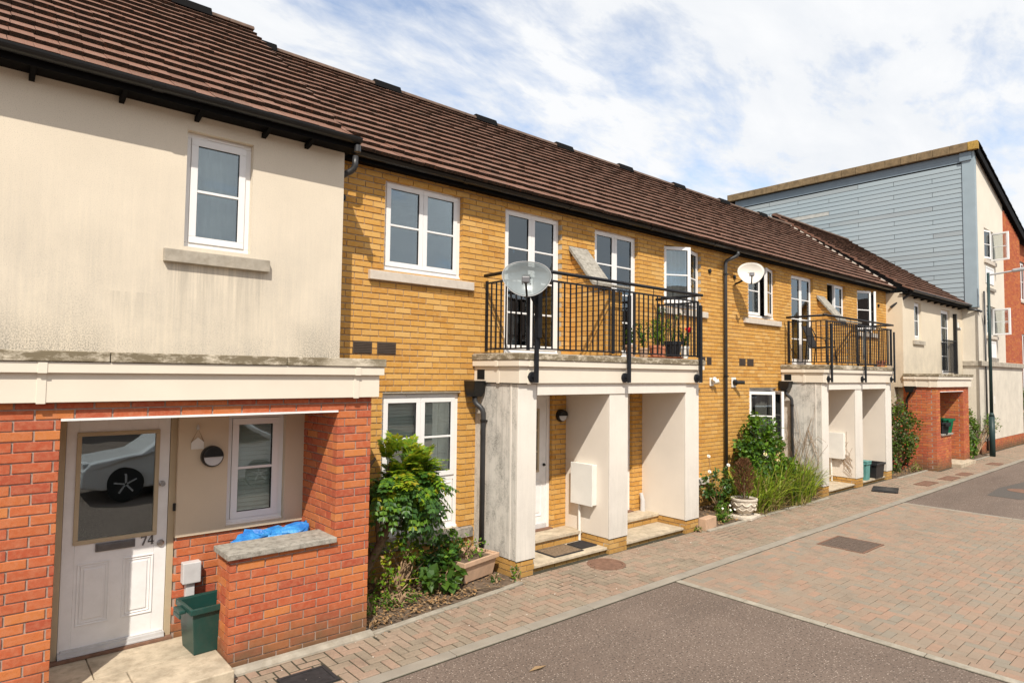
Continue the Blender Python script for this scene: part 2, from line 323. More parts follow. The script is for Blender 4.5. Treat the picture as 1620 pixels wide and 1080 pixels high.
M['paver'] = pavermat('road block', [(.325,.225,.165),(.285,.225,.17),(.31,.225,.165),(.26,.225,.178),(.295,.225,.168),(.345,.222,.158),(.285,.228,.175),(.298,.224,.168)], (.24,.19,.145), .5)
M['paver_walk'] = pavermat('footway block', [(.335,.25,.185),(.31,.245,.18),(.35,.245,.18),(.285,.232,.172),(.34,.23,.165)], (.18,.142,.105), .65)
M['joint'] = plain('joint sand', (.055,.046,.034), 1, .3, 20, .5, 150, grime=.7, gcol=(.045,.06,.018))
M['bed_sand'] = M['joint']

# clear glass that mirrors the sky like a sealed double pane
g = G('window glass'); fr = g.n('ShaderNodeFresnel', {'IOR': 1.52}).outputs[0]
fc = g.math('MINIMUM', g.math('ADD', g.math('MULTIPLY', fr, 1.35), .085), 1.0)
tr = g.n('ShaderNodeBsdfTransparent', {0: (.93,.96,.955)}); gl = g.n('ShaderNodeBsdfGlossy', {'Color': (.84,.94,1.0), 'Roughness': .0, 'Normal': g.n('ShaderNodeBump', {'Height': g.noise(1.6, 2), 'Strength': .07, 'Distance': .02}).outputs[0]})
mx = g.n('ShaderNodeMixShader', {0: fc, 1: tr.outputs[0], 2: gl.outputs[0]}); g.t.links.new(mx.outputs[0], g.o.inputs[0]); M['glass'] = g.m
g = G('smoked dish'); tr = g.n('ShaderNodeBsdfTransparent', {0: (.80,.85,.86)}); g.fin((.42,.46,.47), .25, .5)
mx = g.n('ShaderNodeMixShader', {0: .42, 1: tr.outputs[0], 2: g.b.outputs[0]}); g.t.links.new(mx.outputs[0], g.o.inputs[0]); M['dish_clear'] = g.m
M['dish_white'] = plain('white dish', (.74,.70,.64), .5, .05, 8)
g = G('blue woven bag'); c = g.mix(g.ramp(g.noise(7, 3), [(.4, 0), (.6, 1)]), (.02,.16,.50), (.05,.30,.66)); g.bump(g.noise(28, 4), .6, .02); M['blue_bag'] = g.fin(c, .4, .4)
g = G('grey blue board'); c = g.ramp(g.rnd(), [(.2, (.31,.375,.41)), (.5, (.325,.39,.425)), (.8, (.295,.36,.395)), (.97, (.29,.33,.35))])
c = g.mix(g.math('MULTIPLY', g.ramp(g.noise(1.2, 5, vec=g.scaled(1, .5, 3)), [(.4, 0), (.75, 1)]), .25), c, (.38,.42,.42)); M['board'] = g.fin(c, .6, .3)
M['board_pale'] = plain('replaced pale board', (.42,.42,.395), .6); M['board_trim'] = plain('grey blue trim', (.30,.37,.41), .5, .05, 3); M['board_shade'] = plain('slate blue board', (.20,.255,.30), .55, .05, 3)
M['verge'] = plain('brown concrete verge', (.22,.155,.085), .95, .3, 6, .5, 50, grime=.5, gcol=(.10,.075,.045)); M['lichen'] = plain('orange lichen', (.38,.24,.06), .95, .3, 20)
M['blue_car'] = plain('blue car paint', (.01,.06,.28), .2, .03, 2, spec=.6); M['tyre'] = plain('tyre', (.015,.015,.015), .8); M['white_car'] = plain('white car paint', (.62,.61,.6), .2, .02, 2, spec=.6)
# ------------------------------------------------------------------ masonry
def cells(x0, x1, z0, z1, holes):
    xs = sorted({x0, x1} | {min(max(h[i], x0), x1) for h in holes for i in (0, 1)}); zs = sorted({z0, z1} | {min(max(h[i], z0), z1) for h in holes for i in (2, 3)})
    for i in range(len(xs)-1):
        run = None
        for j in range(len(zs)-1):
            mx, mz = (xs[i]+xs[i+1])/2, (zs[j]+zs[j+1])/2
            inside = any(h[0] < mx < h[1] and h[2] < mz < h[3] for h in holes)
            if not inside: run = (run[0], zs[j+1]) if run else (zs[j], zs[j+1])
            if inside or j == len(zs)-2:
                if run: yield xs[i], xs[i+1], run[0], run[1]
                run = None
class Masonry:
    """collects bricks of one house; the 300 that show largest become objects, the rest one joined part"""
    def __init__(s, root, mat, pitch, course, dep=.095, rec=.009, gap=.0105, pgap=.0105): s.gap = gap; s.pg = pgap; s.root = root; s.mat = mat; s.L = pitch; s.h = course; s.items = []; s.dep = dep; s.rec = rec; s.cache = {}
    def wall(s, name, o, u, n, a0, a1, z0, z1, holes=(), mortar='mortar', back=.2, off=0.0, zref=0.0, bricks=True):
        o, u, n = Vector((*o, 0)), Vector((*u, 0)), Vector((*n, 0)); b = MB(); e = .008
        hh = [(h[0]-e, h[1]+e, h[2]-e, h[3]+e) for h in holes]
        for p, q, c, d in cells(a0+.003, a1-.003, z0, z1-.002, hh):
            m = o + u*((p+q)/2) - n*(s.rec + back/2); b.obox((m.x, m.y, (c+d)/2), u*((q-p)/2), n*(back/2), (0, 0, (d-c)/2))
        w = b.build(name, M[mortar], s.root)
        k = math.floor((z0-zref)/s.h + .01)
        while bricks and zref + k*s.h < z1 - .02:
            za, zb = zref + k*s.h, min(zref + (k+1)*s.h - s.gap, z1); za = max(za, z0); zm = (za+zb)/2
            segs = [(a0, a1)]
            for h in holes:
                if h[2] < zm < h[3]:
                    segs = [q for (p, r) in segs for q in ((p, min(r, h[0])), (max(p, h[1]), r)) if q[1]-q[0] > .02]
            for p, r in segs:
                x = p + ((-(s.L/2 if k % 2 else 0) + off - p) % s.L) - s.L
                while x < r - .015:
                    q0, q1 = max(x, p), min(x + s.L, r); q0 = q0 if q0 == p else q0; q1 = q1 if q1 == r else q1 - s.pg
                    if q0 > p: pass
                    if q1 - q0 > .018 and zb - za > .02: s.items.append((o, u, n, q0, q1, za, zb, w))
                    x += s.L
            k += 1
        return w
    def finish(s, limit=300, minpx=0):
        sc_ = []
        for i, (o, u, n, a, b, za, zb, w) in enumerate(s.items):
            c = o + u*((a+b)/2) + Vector((0, 0, (za+zb)/2)); p = proj(c); v = -1
            if p and 0 < p[0] < 1620 and 0 < p[1] < 1080 and (CAM-c).dot(n) > 0:
                d = (CAM-c).normalized(); v = (b-a)*(zb-za)*abs(d.dot(n))/p[2]**2
                if (b-a)*F_PX/p[2]*abs(d.dot(n)) < minpx: v = -1
            sc_.append((v, i))
        sc_.sort(reverse=True); pick = {i for v, i in sc_[:limit] if v > 0}; rest = MB()
        for i, (o, u, n, a, b, za, zb, w) in enumerate(s.items):
            dj = random.uniform(-.0012, .0018); c = o + u*((a+b)/2) + Vector((0, 0, (za+zb)/2)) + n*(dj - s.dep/2); L, H = round(b-a, 3), round(zb-za, 4)
            if i in pick:
                key = (L, H); me = s.cache.get(key)
                if me is None:
                    me = MB().box(-L/2, L/2, -s.dep/2, s.dep/2, -H/2, H/2).mesh('brick', M[s.mat]); bm = bmesh.new(); bm.from_mesh(me)
                    bmesh.ops.bevel(bm, geom=[e for e in bm.edges if all(v.co.y < 0 for v in e.verts)], offset=.003, segments=1, affect='EDGES'); bm.to_mesh(me); bm.free(); s.cache[key] = me
                ob = link('brick', me, w)
                yv = -n; q = Matrix((u, yv, Vector((0, 0, 1)))).transposed().to_4x4(); q.translation = c
                M_ = q @ Matrix.Rotation(random.uniform(-.004, .004), 4, 'Y')
                ob.matrix_basis = M_
                ob.matrix_parent_inverse = Matrix.Identity(4)
            else:
                t = random.uniform(-.003, .003)
                rest.obox(c, u*(L/2), n*(s.dep/2), (u*t*H*0 + Vector((0, 0, H/2))))
        if rest.f:
            o_ = rest.build('brickwork', M[s.mat], s.root, fix=False); o_['kind'] = 'stuff'

# ------------------------------------------------------------------ windows and doors (all face -Y)
def leafbits(x0, x1, z0, z1, bars, y=0.0, wd=.062):
    fr = MB().ring(x0, x1, z0, z1, wd, y-.012, y+.045)
    if bars:
        for k in range(bars):
            zc = z0+wd + (z1-z0-2*wd)*(k+1)/(bars+1); fr.box(x0+wd, x1-wd, y-.006, y+.030, zc-.0125, zc+.0125)
    fr.ring(x0+wd-.003, x1-wd+.003, z0+wd-.003, z1-wd+.003, .006, y-.004, y+.038, 1)
    gl = MB().box(x0+wd-.004, x1-wd+.004, y+.010, y+.014, z0+wd-.004, z1-wd+.004)
    return fr, gl
def window(P, x0, x1, z0, z1, Y, leaves=2, bars=1, inset=.07, opened=None, kind='curtain', panel=None, sill=None, vent=True, name='window', sillmat='sill', low=0.0, drop=.13, solid=None):
    y = Y + inset
    fm = MB().ring(x0, x1, z0, z1, .05, y, y+.07)
    zt = z1 - .05
    if vent: fm.box(x0+.32*(x1-x0), x1-.12*(x1-x0), y-.014, y, z1-.036, z1-.020)
    zb = z0 + .05
    if panel is not None: fm.box(x0+.05, x1-.05, y+.004, y+.06, panel-.03, panel+.03)
    if low: fm.box(x0, x1, y-.02, y, z0-.012, z0+.02)
    wo = fm.build(name, [M['pvc'], M['dark']], P, .004)
    bnd = x0+.05; wdt = (x1-x0-.10)/leaves
    for i in range(leaves):
        a, b = bnd + wdt*i + .002, bnd + wdt*(i+1) - .002; zz = panel+.03 if panel is not None else zb
        if panel is not None:
            MB().box(a+.01, b-.01, y+.006, y+.05, zb, panel-.03).ring(a+.03, b-.03, zb+.03, panel-.06, .012, y-.002, y+.01).build('panel', M['pvc'], wo, .003)
        f, gq = leafbits(a, b, zz+.002, zt-.002, bars, y)
        if opened and i in opened:
            hx, ang = opened[i]; px = a if hx == 'l' else b
            T = Matrix.Translation((px, y-.012, 0)) @ Matrix.Rotation(ang, 4, 'Z') @ Matrix.Translation((-px, -y+.012, 0)); f.xform(T); gq.xform(T)
        f.build('sash', [M['pvc'], M['rubber']], wo, .003); gq.build('pane', M['glass'], wo)
    # what shows behind the glass
    yb = y + .17
    if kind in ('curtain', 'curtain_dark'):
        b = MB(); N = int((x1-x0)/.018); z_b, z_t = (panel or z0)-.0, z1
        gaps = (.42, .58) if kind == 'curtain_dark' else (2, 3)
        for k in range(N):
            t0, t1 = k/N, (k+1)/N
            if gaps[0] < t0 < gaps[1]: continue
            f_ = lambda t: yb + .022*math.sin(t*(x1-x0)*46) + .012*math.sin(t*(x1-x0)*17+1)
            b.add([(x0+(x1-x0)*t0, f_(t0), z_b), (x0+(x1-x0)*t1, f_(t1), z_b), (x0+(x1-x0)*t1, f_(t1), z_t), (x0+(x1-x0)*t0, f_(t0), z_t)], [(0,1,2,3)])
        b.build('curtain', M['curtain' if kind == 'curtain' else 'curtain_dark'], wo, smooth=True)
    elif kind == 'blind':
        b = MB(); z = (panel or z0)+.04
        while z < z1-.05:
            b.obox(((x0+x1)/2, yb-.085, z), ((x1-x0)/2-.05, 0, 0), (0, .014, .0205), (0, -.0014, .001)); z += .042
        b.build('blind', M['blind'], wo)
    elif kind == 'vert':
        b = MB(); k = 0; xx = x0+.06
        while xx < x1-.06:
            b.obox((xx, yb, (z0+z1)/2), (.035, .02, 0), (.001, .002, 0), (0, 0, (z1-z0)/2-.05)); xx += .085
        b.build('blind', M['curtain'], wo)
    if sill:
        s0, s1, st = sill; sm = MB().box(s0, s1, Y-.055, Y+inset+.03, st-drop, st-.018)
        sm.prism([(Y-.055, st-.018), (Y+inset+.03, st-.018), (Y+inset+.03, st), ], 'x', s0, s1); sm.build('sill', M[sillmat], wo, .005)
    return wo

def digit_mesh(which, x, z, h, y):
    b = MB(); w = h*.58; t = h*.15
    def seg(p, q, th): 
        d = Vector((q[0]-p[0], 0, q[1]-p[1])); L = d.length; d.normalize(); nrm = Vector((-d.z, 0, d.x))
        b.obox((x+(p[0]+q[0])/2, y, z+(p[1]+q[1])/2), d*(L/2), (0, .003, 0), nrm*(th/2))
    if which == '7': seg((0, h-t/2), (w, h-t/2), t); seg((w-t*.4, h-t), (w*.32, 0), t*1.1); seg((t*.3, h), (t*.3, h*.80), t*.5)
    else: seg((w*.72, 0), (w*.72, h), t*1.1); seg((w*.68, h), (0, h*.33), t*.6); seg((0, h*.31), (w, h*.31), t*.8); seg((w*.5, t*.2), (w*.95, t*.2), t*.4)
    return b

# ------------------------------------------------------------------ roof
TILE_W = .168
def roof(P, x0, x1, ye, ze, slope, rows, gauge, limit=300, bond=0.0, ridge_vents=(), back=True, left_jag=0.0, edge=None):
    th = math.atan(slope); up = Vector((0, math.cos(th), math.sin(th))); nr = Vector((0, -math.sin(th), math.cos(th))); ridge_s = rows*gauge
    E0 = Vector((0, ye, ze)); rp = E0 + up*ridge_s
    b = MB(); sub = nr*-.035
    A = E0 + sub + up*.12; Bq = rp + sub
    b.add([(x0, A.y, A.z), (x1, A.y, A.z), (x1, Bq.y, Bq.z), (x0, Bq.y, Bq.z), (x0, A.y, A.z-.1), (x1, A.y, A.z-.1), (x1, Bq.y, Bq.z-.1), (x0, Bq.y, Bq.z-.1)], [(0,1,2,3),(7,6,5,4),(0,4,5,1),(1,5,6,2),(2,6,7,3),(3,7,4,0)])
    if back:
        yb = 2*rp.y - ye; b.add([(x0, Bq.y, Bq.z+.02), (x1, Bq.y, Bq.z+.02), (x1, yb, ze), (x0, yb, ze)], [(0,1,2,3)])
    ro = b.build('roof', M['soffit'], P)
    T = .042; ln = gauge + .075; tilt = math.atan2(T*.92, gauge)
    d = (up*math.cos(tilt) - nr*math.sin(tilt)); nn = (nr*math.cos(tilt) + up*math.sin(tilt))
    items = []
    for r_ in range(rows):
        s0 = r_*gauge - (.0 if r_ else .02); off = (r_ % 2)*TILE_W/2*bond + (.04*math.sin(r_*12.9))
        n = int((x1-x0)/TILE_W)+2
        for k in range(-1, n):
            a, c = x0 + off + k*TILE_W, x0 + off + (k+1)*TILE_W - .004
            a, c = max(a, x0), min(c, x1)
            if c - a < .03: continue
            base = E0 + up*s0 + nr*(T*.95)
            items.append((a, c, base, r_))
    sc_ = []
    for i, (a, c, p, r_) in enumerate(items):
        q = Vector(((a+c)/2, p.y, p.z)) + up*gauge/2; pr = proj(q); v = -1
        if pr and 0 < pr[0] < 1620 and 0 < pr[1] < 1080: v = (c-a)/pr[2]**2*abs((CAM-q).normalized().dot(nr))
        sc_.append((v, i))
    sc_.sort(reverse=True); pick = {i for v, i in sc_[:limit] if v > 0}; rest = MB(); cache = {}
    def shape(mb, W):
        vs = [Vector((-W/2, 0, -T)), Vector((W/2, 0, -T)), Vector((W/2, ln, -T)), Vector((-W/2, ln, -T)), Vector((-W/2, 0, 0)), Vector((W/2, 0, 0)), Vector((W/2, ln, 0)), Vector((-W/2, ln, 0))]
        mb.add(vs, [(4,5,6,7)], 0); mb.add(vs, [(0,1,5,4)], 1); mb.add(vs, [(1,2,6,5),(3,0,4,7)], 0); return mb
    for i, (a, c, p, r_) in enumerate(items):
        W = round(c-a, 3); jit = random.uniform(-.004, .005); rz = random.gauss(0, .007); l2 = ln if r_ < rows-1 else gauge
        Mx = Matrix((Vector((1, 0, 0)), d, nn)).transposed().to_4x4(); Mx.translation = Vector(((a+c)/2, p.y, p.z)) + nn*jit
        Mx = Mx @ Matrix.Rotation(rz, 4, 'Z') @ Matrix.Rotation(random.uniform(-.007, .007), 4, 'Y')
        if i in pick:
            if W not in cache: cache[W] = shape(MB(), W).mesh('roof_tile', [M['tile'], M['tile_edge']], fix=False)
            o = link('roof_tile', cache[W], ro); o.matrix_parent_inverse = Matrix.Identity(4); o.matrix_basis = Mx
        else:
            t = shape(MB(), W); t.xform(Mx); n0 = len(rest.v); rest.v += t.v; rest.f += [tuple(q+n0 for q in f) for f in t.f]; rest.m += t.m
    if rest.f: rest.build('roof_tiling', [M['tile'], M['tile_edge']], ro, fix=False)['kind'] = 'stuff'
    # ridge tiles
    x = x0; rr = None
    while x < x1-.05:
        xe = min(x+.45, x1); q = MB(); n = 8; ring_ = []
        for k in range(n+1):
            t = math.pi*(k/n); ring_.append((rp.y + .12*math.cos(t), rp.z - .03 + .085*math.sin(t)))
        q.prism(ring_ , 'x', x+.004, xe-.004)
        rr = q.build('ridge_tile', M['ridge'], ro); x += .45
    for xv in ridge_vents:
        q = MB().prism([(rp.y-.15, rp.z-.06), (rp.y+.15, rp.z-.06), (rp.y+.09, rp.z+.075), (rp.y-.09, rp.z+.075)], 'x', xv-.26, xv+.26); q.build('ridge_vent', M['soffit'], ro, .01)
    return ro, rp
def gutter(P, x0, x1, y, z, fasc_y, brackets=(), fz=.16, wall_y=None):
    # y, z: front lip of the gutter; fascia board behind
    n = 10; r = .058; o_ = [(y + r + r*math.cos(math.pi + math.pi*k/n), z + r*1.05*math.sin(math.pi + math.pi*k/n)) for k in range(n+1)]
    i_ = [(y + r + (r-.006)*math.cos(math.pi + math.pi*k/n), z + (r-.006)*1.05*math.sin(math.pi + math.pi*k/n)) for k in range(n, -1, -1)]
    b = MB(); poly = o_ + i_; m = len(o_)
    for xa, xb in ((x0, x1),):
        vs = [(x, p[0], p[1]) for x in (xa, xb) for p in poly]; N = len(poly)
        b.add(vs, [(i, (i+1) % N, N+(i+1) % N, N+i) for i in range(N)] + [tuple(range(N-1, -1, -1)), tuple(range(N, 2*N))])
    g_ = b.build('gutter', M['black'], P, smooth=False)
    xx = x0 + 1.9
    while xx < x1-.2:
        q = [(y + r + (r+.006)*math.cos(math.pi + math.pi*k/n), z + (r+.006)*1.05*math.sin(math.pi + math.pi*k/n)) for k in range(n+1)]
        MB().prism(q, 'x', xx-.045, xx+.045).build('gutter_joint', M['black'], g_); xx += 2.0
    MB().box(x0, x1, fasc_y-.01, fasc_y+.012, z-fz, z+.03).build('fascia_board', M['soffit'], P)
    if wall_y: MB().box(x0, x1, fasc_y+.013, wall_y+.06, z-fz+.012, z-fz+.03).build('soffit', M['soffit'], P)
    for bx in brackets: MB().prism([(fasc_y-.008, z-fz), (wall_y-.002, z-fz), (wall_y-.002, z-fz-.05), (wall_y-.06, z-fz-.045)], 'x', bx-.02, bx+.02).build('bracket', M['soffit'], P)

def canopy(P, x0, x1, yf, yw, z0, strips_x=(), side_strips=(), capdirt=True, slabmat='concrete'):
    """flat-roofed porch canopy: deep fascia board, upper band, stone cap; x0..x1, front at yf"""
    f, c = M['fascia'], M['cap']
    b = MB().box(x0, x1, yf, yw, z0, z0+.215); fo = b.build('canopy_fascia', f, P, .004)
    b = MB().box(x0-.035, x1+.035, yf-.035, yw, z0+.215, z0+.295); b.build('canopy_band', f, P, .004)
    k = x0-.05
    while k < x1+.05:
        e = min(k + (1.0 if random.random() < .6 else 1.35), x1+.05)
        if x1+.05 - e < .3: e = x1+.05
        MB().box(k+.003, e-.003, yf-.05, yw, z0+.298, z0+.375).build('cap_stone', c, P, .006); k = e
    for s in strips_x:
        MB().box(s-.028, s+.028, yf-.006, yf+.004, z0-.008, z0+.214).box(s-.028, s+.028, yf-.041, yf-.03, z0+.212, z0+.292).build('joint_strip', f, P, .002)
    for s in side_strips:
        MB().box(x0-.006, x0+.004, s-.028, s+.028, z0-.008, z0+.214).box(x0-.041, x0-.03, s-.028, s+.028, z0+.212, z0+.292).build('joint_strip', f, P, .002)
    return fo
def downpipe(P, pts, r=.034, clips=(), mat='black', n=10):
    # soften the bends
    q = [Vector(pts[0])]
    for i in range(1, len(pts)-1):
        a, b, c = map(Vector, (pts[i-1], pts[i], pts[i+1])); d1 = (a-b).normalized()*min(.05, (a-b).length*.4); d2 = (c-b).normalized()*min(.05, (c-b).length*.4)
        q += [b+d1, b+(d1+d2)*.3, b+d2]
    q.append(Vector(pts[-1])); pp = MB().tube(q, r, n).build('downpipe', M[mat], P, smooth=True)
    for c in clips: MB().tube([Vector(c)-Vector((0, 0, .018)), Vector(c)+Vector((0, 0, .018))], r+.006, n).box(c[0]-.012, c[0]+r+.05, c[1]-.02, c[1]+.02, c[2]-.012, c[2]+.012).build('pipe_clip', M['black'], pp)
    return pp
def bulkhead_lamp(P, x, y, z, r=.1):
    o = MB().lathe([(r, 0), (r, .04), (r*.92, .06), (r*.86, .062)], (x, y, z), 28, axis=(0, -1, 0)).build('porch_lamp', M['black'], P, smooth=False)
    b = MB(); n = 16
    vs = [(x + r*.84*math.cos(math.pi + math.pi*k/n), y-.064, z + r*.84*math.sin(math.pi + math.pi*k/n)) for k in range(n+1)]; b.add(vs, [tuple(range(n+1))]); b.build('lens', M['meter'], o)
    MB().prism([(x + r*.88*math.cos(math.pi*k/n), z + r*.88*math.sin(math.pi*k/n)) for k in range(n+1)], 'y', y-.09, y-.06).build('hood', M['black'], o, .006)
    return o

# ------------------------------------------------------------------ cream house with a red brick porch (the near one, and its mirror image far down the row)
def cream_house(name, label, X, near):
    sg = (lambda s: 3.09 - s) if near else (lambda s: 20.40 + s)         # s runs away from the yellow row
    def span(a, b): p, q = sg(a), sg(b); return (min(p, q), max(p, q))
    L = 5.78; Yc, Yf = 6.5, 5.72
    P = thing(name, (sg(L/2), Yc, 0), label, 'house', 'cream houses with red brick porches')
    cm = 'cream' if near else 'cream_far'
    xa, xb = span(-.02, L)
    wx = span(.96, 1.57); hw = (wx[0], wx[1], 3.72, 4.83)
    dx = span(3.45, 4.4); hd = (dx[0], dx[1], 2.70, 4.80)
    cellsb = MB()
    for p, q, c, d in cells(xa, xb, 2.30, 5.02, [hw, hd]): cellsb.box(p, q, Yc, Yc+.25, c, d)
    # return beside the yellow wall
    rx = span(-.02, .23); cellsb.box(rx[0], rx[1], Yc+.25, 7.2, .0, 5.02)
    wall = cellsb.build('rendered_wall', M[cm], P)
    # porch back wall: cream above, red brick below
    gx = span(.55, 1.11); gw = (gx[0], gx[1], 1.06, 2.14); ddx = span(1.55, 2.46); gd = (ddx[0], ddx[1], .0, 2.2)
    lo = MB()
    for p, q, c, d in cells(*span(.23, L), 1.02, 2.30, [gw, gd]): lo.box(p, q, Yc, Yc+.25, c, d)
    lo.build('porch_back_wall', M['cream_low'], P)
    ms = Masonry(P, 'red_brick', .2405, .075, pgap=.013)
    bx = span(.355, L); ms.wall('brick_wall', (0, Yc+.02), (1, 0), (0, -1), bx[0], bx[1], 0, 1.02, [gd], 'red_mortar', .2, zref=.018)
    # front of the porch
    op = span(.355, 2.53); low = span(.355, 1.30); fx = span(0, 3.1)
    ent = span(1.30, 2.53)
    hol = [(op[0], op[1], .96, 2.190), (ent[0], ent[1], -.2, 1.0)]
    ms.wall('brick_wall', (0, Yf), (1, 0), (0, -1), fx[0], fx[1], -.09, 2.31, hol, 'red_mortar', .195, off=.05, zref=.018)
    # inner faces
    ip = sg(.355); nrm = (-1, 0) if near else (1, 0)
    if near:
        ms.wall('brick_wall', (ip, Yf), (0, 1), (-1, 0), .093, .80, .0, 2.2, [], 'red_mortar', .05, off=.1, zref=.018)
        ms.wall('brick_wall', (sg(1.30), Yf), (0, 1), (-1, 0), .093, .33, -.02, .95, [], 'red_mortar', .05, zref=.018)
        ms.wall('brick_wall', (sg(0), Yf), (0, 1), (1, 0), .093, .80, -.02, 2.31, [], 'red_mortar', .2, zref=.018)
        ms.wall('brick_wall', (sg(2.53), Yf), (0, 1), (1, 0), .093, .26, .0, 2.2, [], 'red_mortar', .05)
    else:
        ms.wall('brick_wall', (sg(0), Yf), (0, 1), (-1, 0), .093, .80, -.09, 2.31, [], 'red_mortar', .2)
        ms.wall('brick_wall', (sg(2.53), Yf), (0, 1), (-1, 0), .093, .80, .0, 2.2, [], 'red_mortar', .05)
        ms.wall('brick_wall', (sg(1.30), Yf), (0, 1), (1, 0), .093, .33, -.02, .95, [], 'red_mortar', .05)
        ms.wall('brick_wall', (sg(3.1), Yf), (0, 1), (1, 0), .093, .80, -.09, 2.31, [], 'red_mortar', .05)
    ms.wall('brick_wall', (0, Yf+.32), (1, 0), (0, 1), low[0], low[1], -.02, .95, [], 'red_mortar', .08)
    if near: ms.finish(300)
    else: ms.finish(120, 7)
    MB().box(op[0]-.0, op[1]+.0, Yf-.012, Yf+.2, 2.176, 2.193).build('steel_lintel', M['white_metal'], P)
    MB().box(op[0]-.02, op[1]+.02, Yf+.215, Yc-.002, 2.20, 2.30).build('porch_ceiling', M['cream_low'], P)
    cpx = span(.352, 1.335); MB().box(cpx[0], cpx[1], Yf-.045, Yf+.36, .955, 1.005).build('coping', M['coping'], P, .006)
    cxx = span(-.05, 3.2); strips = (sg(.2), sg(2.66)) if near else (sg(3.0),)
    canopy(P, cxx[0], cxx[1], 5.66, Yc-.002, 2.315, strips, (5.85, 6.2) if not near else ())
    for p_, q_, y0_, y1_ in ((1.305, 1.98, 5.50, 6.03), (1.985, 2.9, 5.52, 6.03), (1.305, 2.2, 6.035, Yc+.01), (2.205, 2.9, 6.035, Yc+.01)):
        slx = span(p_, q_); MB().box(slx[0], slx[1], y0_, y1_, -.05, .12+random.uniform(-.003, .002)).build('porch_slab', M['slab'], P, .01)
    slx = span(.36, 1.30); MB().box(slx[0], slx[1], Yf+.335, Yc+.01, -.05, .115).build('porch_slab', M['slab'], P, .005)
    # windows
    ss = span(.78, 1.74)
    window(P, wx[0], wx[1], 3.72, 4.83, Yc, 1, 1, .07, kind='curtain', sill=(ss[0], ss[1], 3.69), sillmat='concrete', drop=.135)
    window(P, gx[0], gx[1], 1.06, 2.14, Yc, 1, 1, .06, kind='blind', vent=False, low=1)
    # front door
    d0, d1 = ddx; y = Yc+.05
    do = MB().ring(d0, d1, -.02, 2.2, .055, y, y+.07).build('front_door', M['beige'] if near else M['pvc'], P, .003)
    a, b = d0+.058, d1-.058; wdt = b-a
    k = 1 if near else 1
    lf = MB()
    for p, q, c, d in cells(a, b, .16, 2.14, [(a+.09, b-.10, 1.08, 2.0)]): lf.box(p, q, y+.01, y+.054, c, d)
    lf.build('door_leaf', M['pvc_door'], do, .003)
    MB().ring(a+.075, b-.085, 1.065, 2.015, .034, y-.006, y+.03).build('glazing_frame', M['beige'], do, .004)
    MB().box(a+.10, b-.11, y+.016, y+.02, 1.09, 1.99).build('pane', M['glass'], do)
    MB().box(a+.05, b-.05, y+.2, y+.21, .2, 2.1).build('dark_interior_sheet', M['dark'], do)  # black sheet: the dark of the hall behind the pane, put in as colour
    for px in (a+.115, a+wdt/2+.055):
        pb = MB().ring(px, px+.24, .38, .90, .012, y+.002, y+.012).ring(px+.025, px+.215, .405, .875, .006, y+.004, y+.0115).box(px+.05, px+.19, y+.003, y+.011, .43, .85); pb.build('panel', M['pvc_door'], do, .004)
    MB().box(a+.24, a+.54, y-.004, y+.012, .985, 1.055).box(a+.255, a+.525, y-.010, y-.002, .995, 1.045).build('letter_plate', M['steel_dark'], do, .003)
    MB().lathe([(.026, 0), (.026, .012), (.012, .02), (.022, .035), (.02, .045)], (b-.055, y+.008, 1.52), 16, axis=(0, -1, 0)).build('latch', M['chrome'], do, smooth=False)
    MB().lathe([(.03, 0), (.03, .012), (.018, .022)], (b-.05, y+.008, .985), 16, axis=(0, -1, 0)).build('lock', M['chrome'], do)
    if near:
        dg = digit_mesh('7', a+.585, .985, .08, y+.004); d2 = digit_mesh('4', a+.642, .985, .08, y+.004); dg.add(d2.v, d2.f); dg.build('house_number', M['steel_dark'], do)
        MB().box(a+.02, b-.02, y-.012, y+.01, .165, .205).box(a, b, y-.022, y+.02, .145, .19).box(a, b, y-.03, y+.02, .145, .158).build('weather_bar', M['meter'], do)
        MB().box(d0, d1, y-.06, y+.02, .12, .142).build('threshold', M['rust'], do)
        bulkhead_lamp(P, 1.83, Yc, 1.745, .1)
        hs = MB().prism([(1.645, 1.82), (1.755, 1.82), (1.755, 1.885), (1.70, 1.93), (1.645, 1.885)], 'y', Yc-.014, Yc-.002).build('house_plaque', M['meter_white'], P)
        MB().tube([(1.645, Yc-.008, 1.885), (1.70, Yc-.02, 2.01), (1.755, Yc-.008, 1.885)], .003, 5).build('string', M['twig'], hs)
        MB().lathe([(.012, 0), (.016, .02), (.006, .05)], (1.70, Yc-.012, 2.0), 10).build('hook', M['meter'], hs)
        mb_ = MB().box(1.60, 1.755, Yc-.075, Yc+.018, .60, .79).build('meter_cabinet', M['meter'], P, .008)
        MB().box(1.635, 1.71, Yc-.045, Yc+.018, .12, .598).build('cable_cover', M['meter'], mb_, .004)
        MB().box(1.508, 1.532, Yc-.02, Yc-.0, 1.27, 1.34).build('bell_push', M['black'], P, .003)
    # roof edge
    if near:
        roof(P, -2.7, 3.05, 6.215, 5.06, .76, 16, .262, 300, 0, ridge_vents=(2.2, .4, -1.4))
        gutter(P, -2.7, 3.16, 6.17, 5.075, 6.285, (.33, .97, 1.59, 2.22, 2.67, -.3, -.95), .105, Yc)
        MB().tube([(3.13, 6.23, 5.0), (3.13, 6.23, 4.93)], .035, 10).build('gutter_outlet', M['pipe_grey'], P)
    else:
        roof(P, 20.345, 26.14, 6.215, 5.06, .715, 19, .262, 0, 0)
        gutter(P, 20.33, 26.14, 6.17, 5.075, 6.285, [20.7+.62*i for i in range(9)], .12, Yc)
        MB().tube([(20.5, 6.3, 4.98), (20.42, 6.62, 4.75), (20.34, 6.8, 4.6)], .034, 8).build('outlet_pipe', M['pipe_grey'], P)
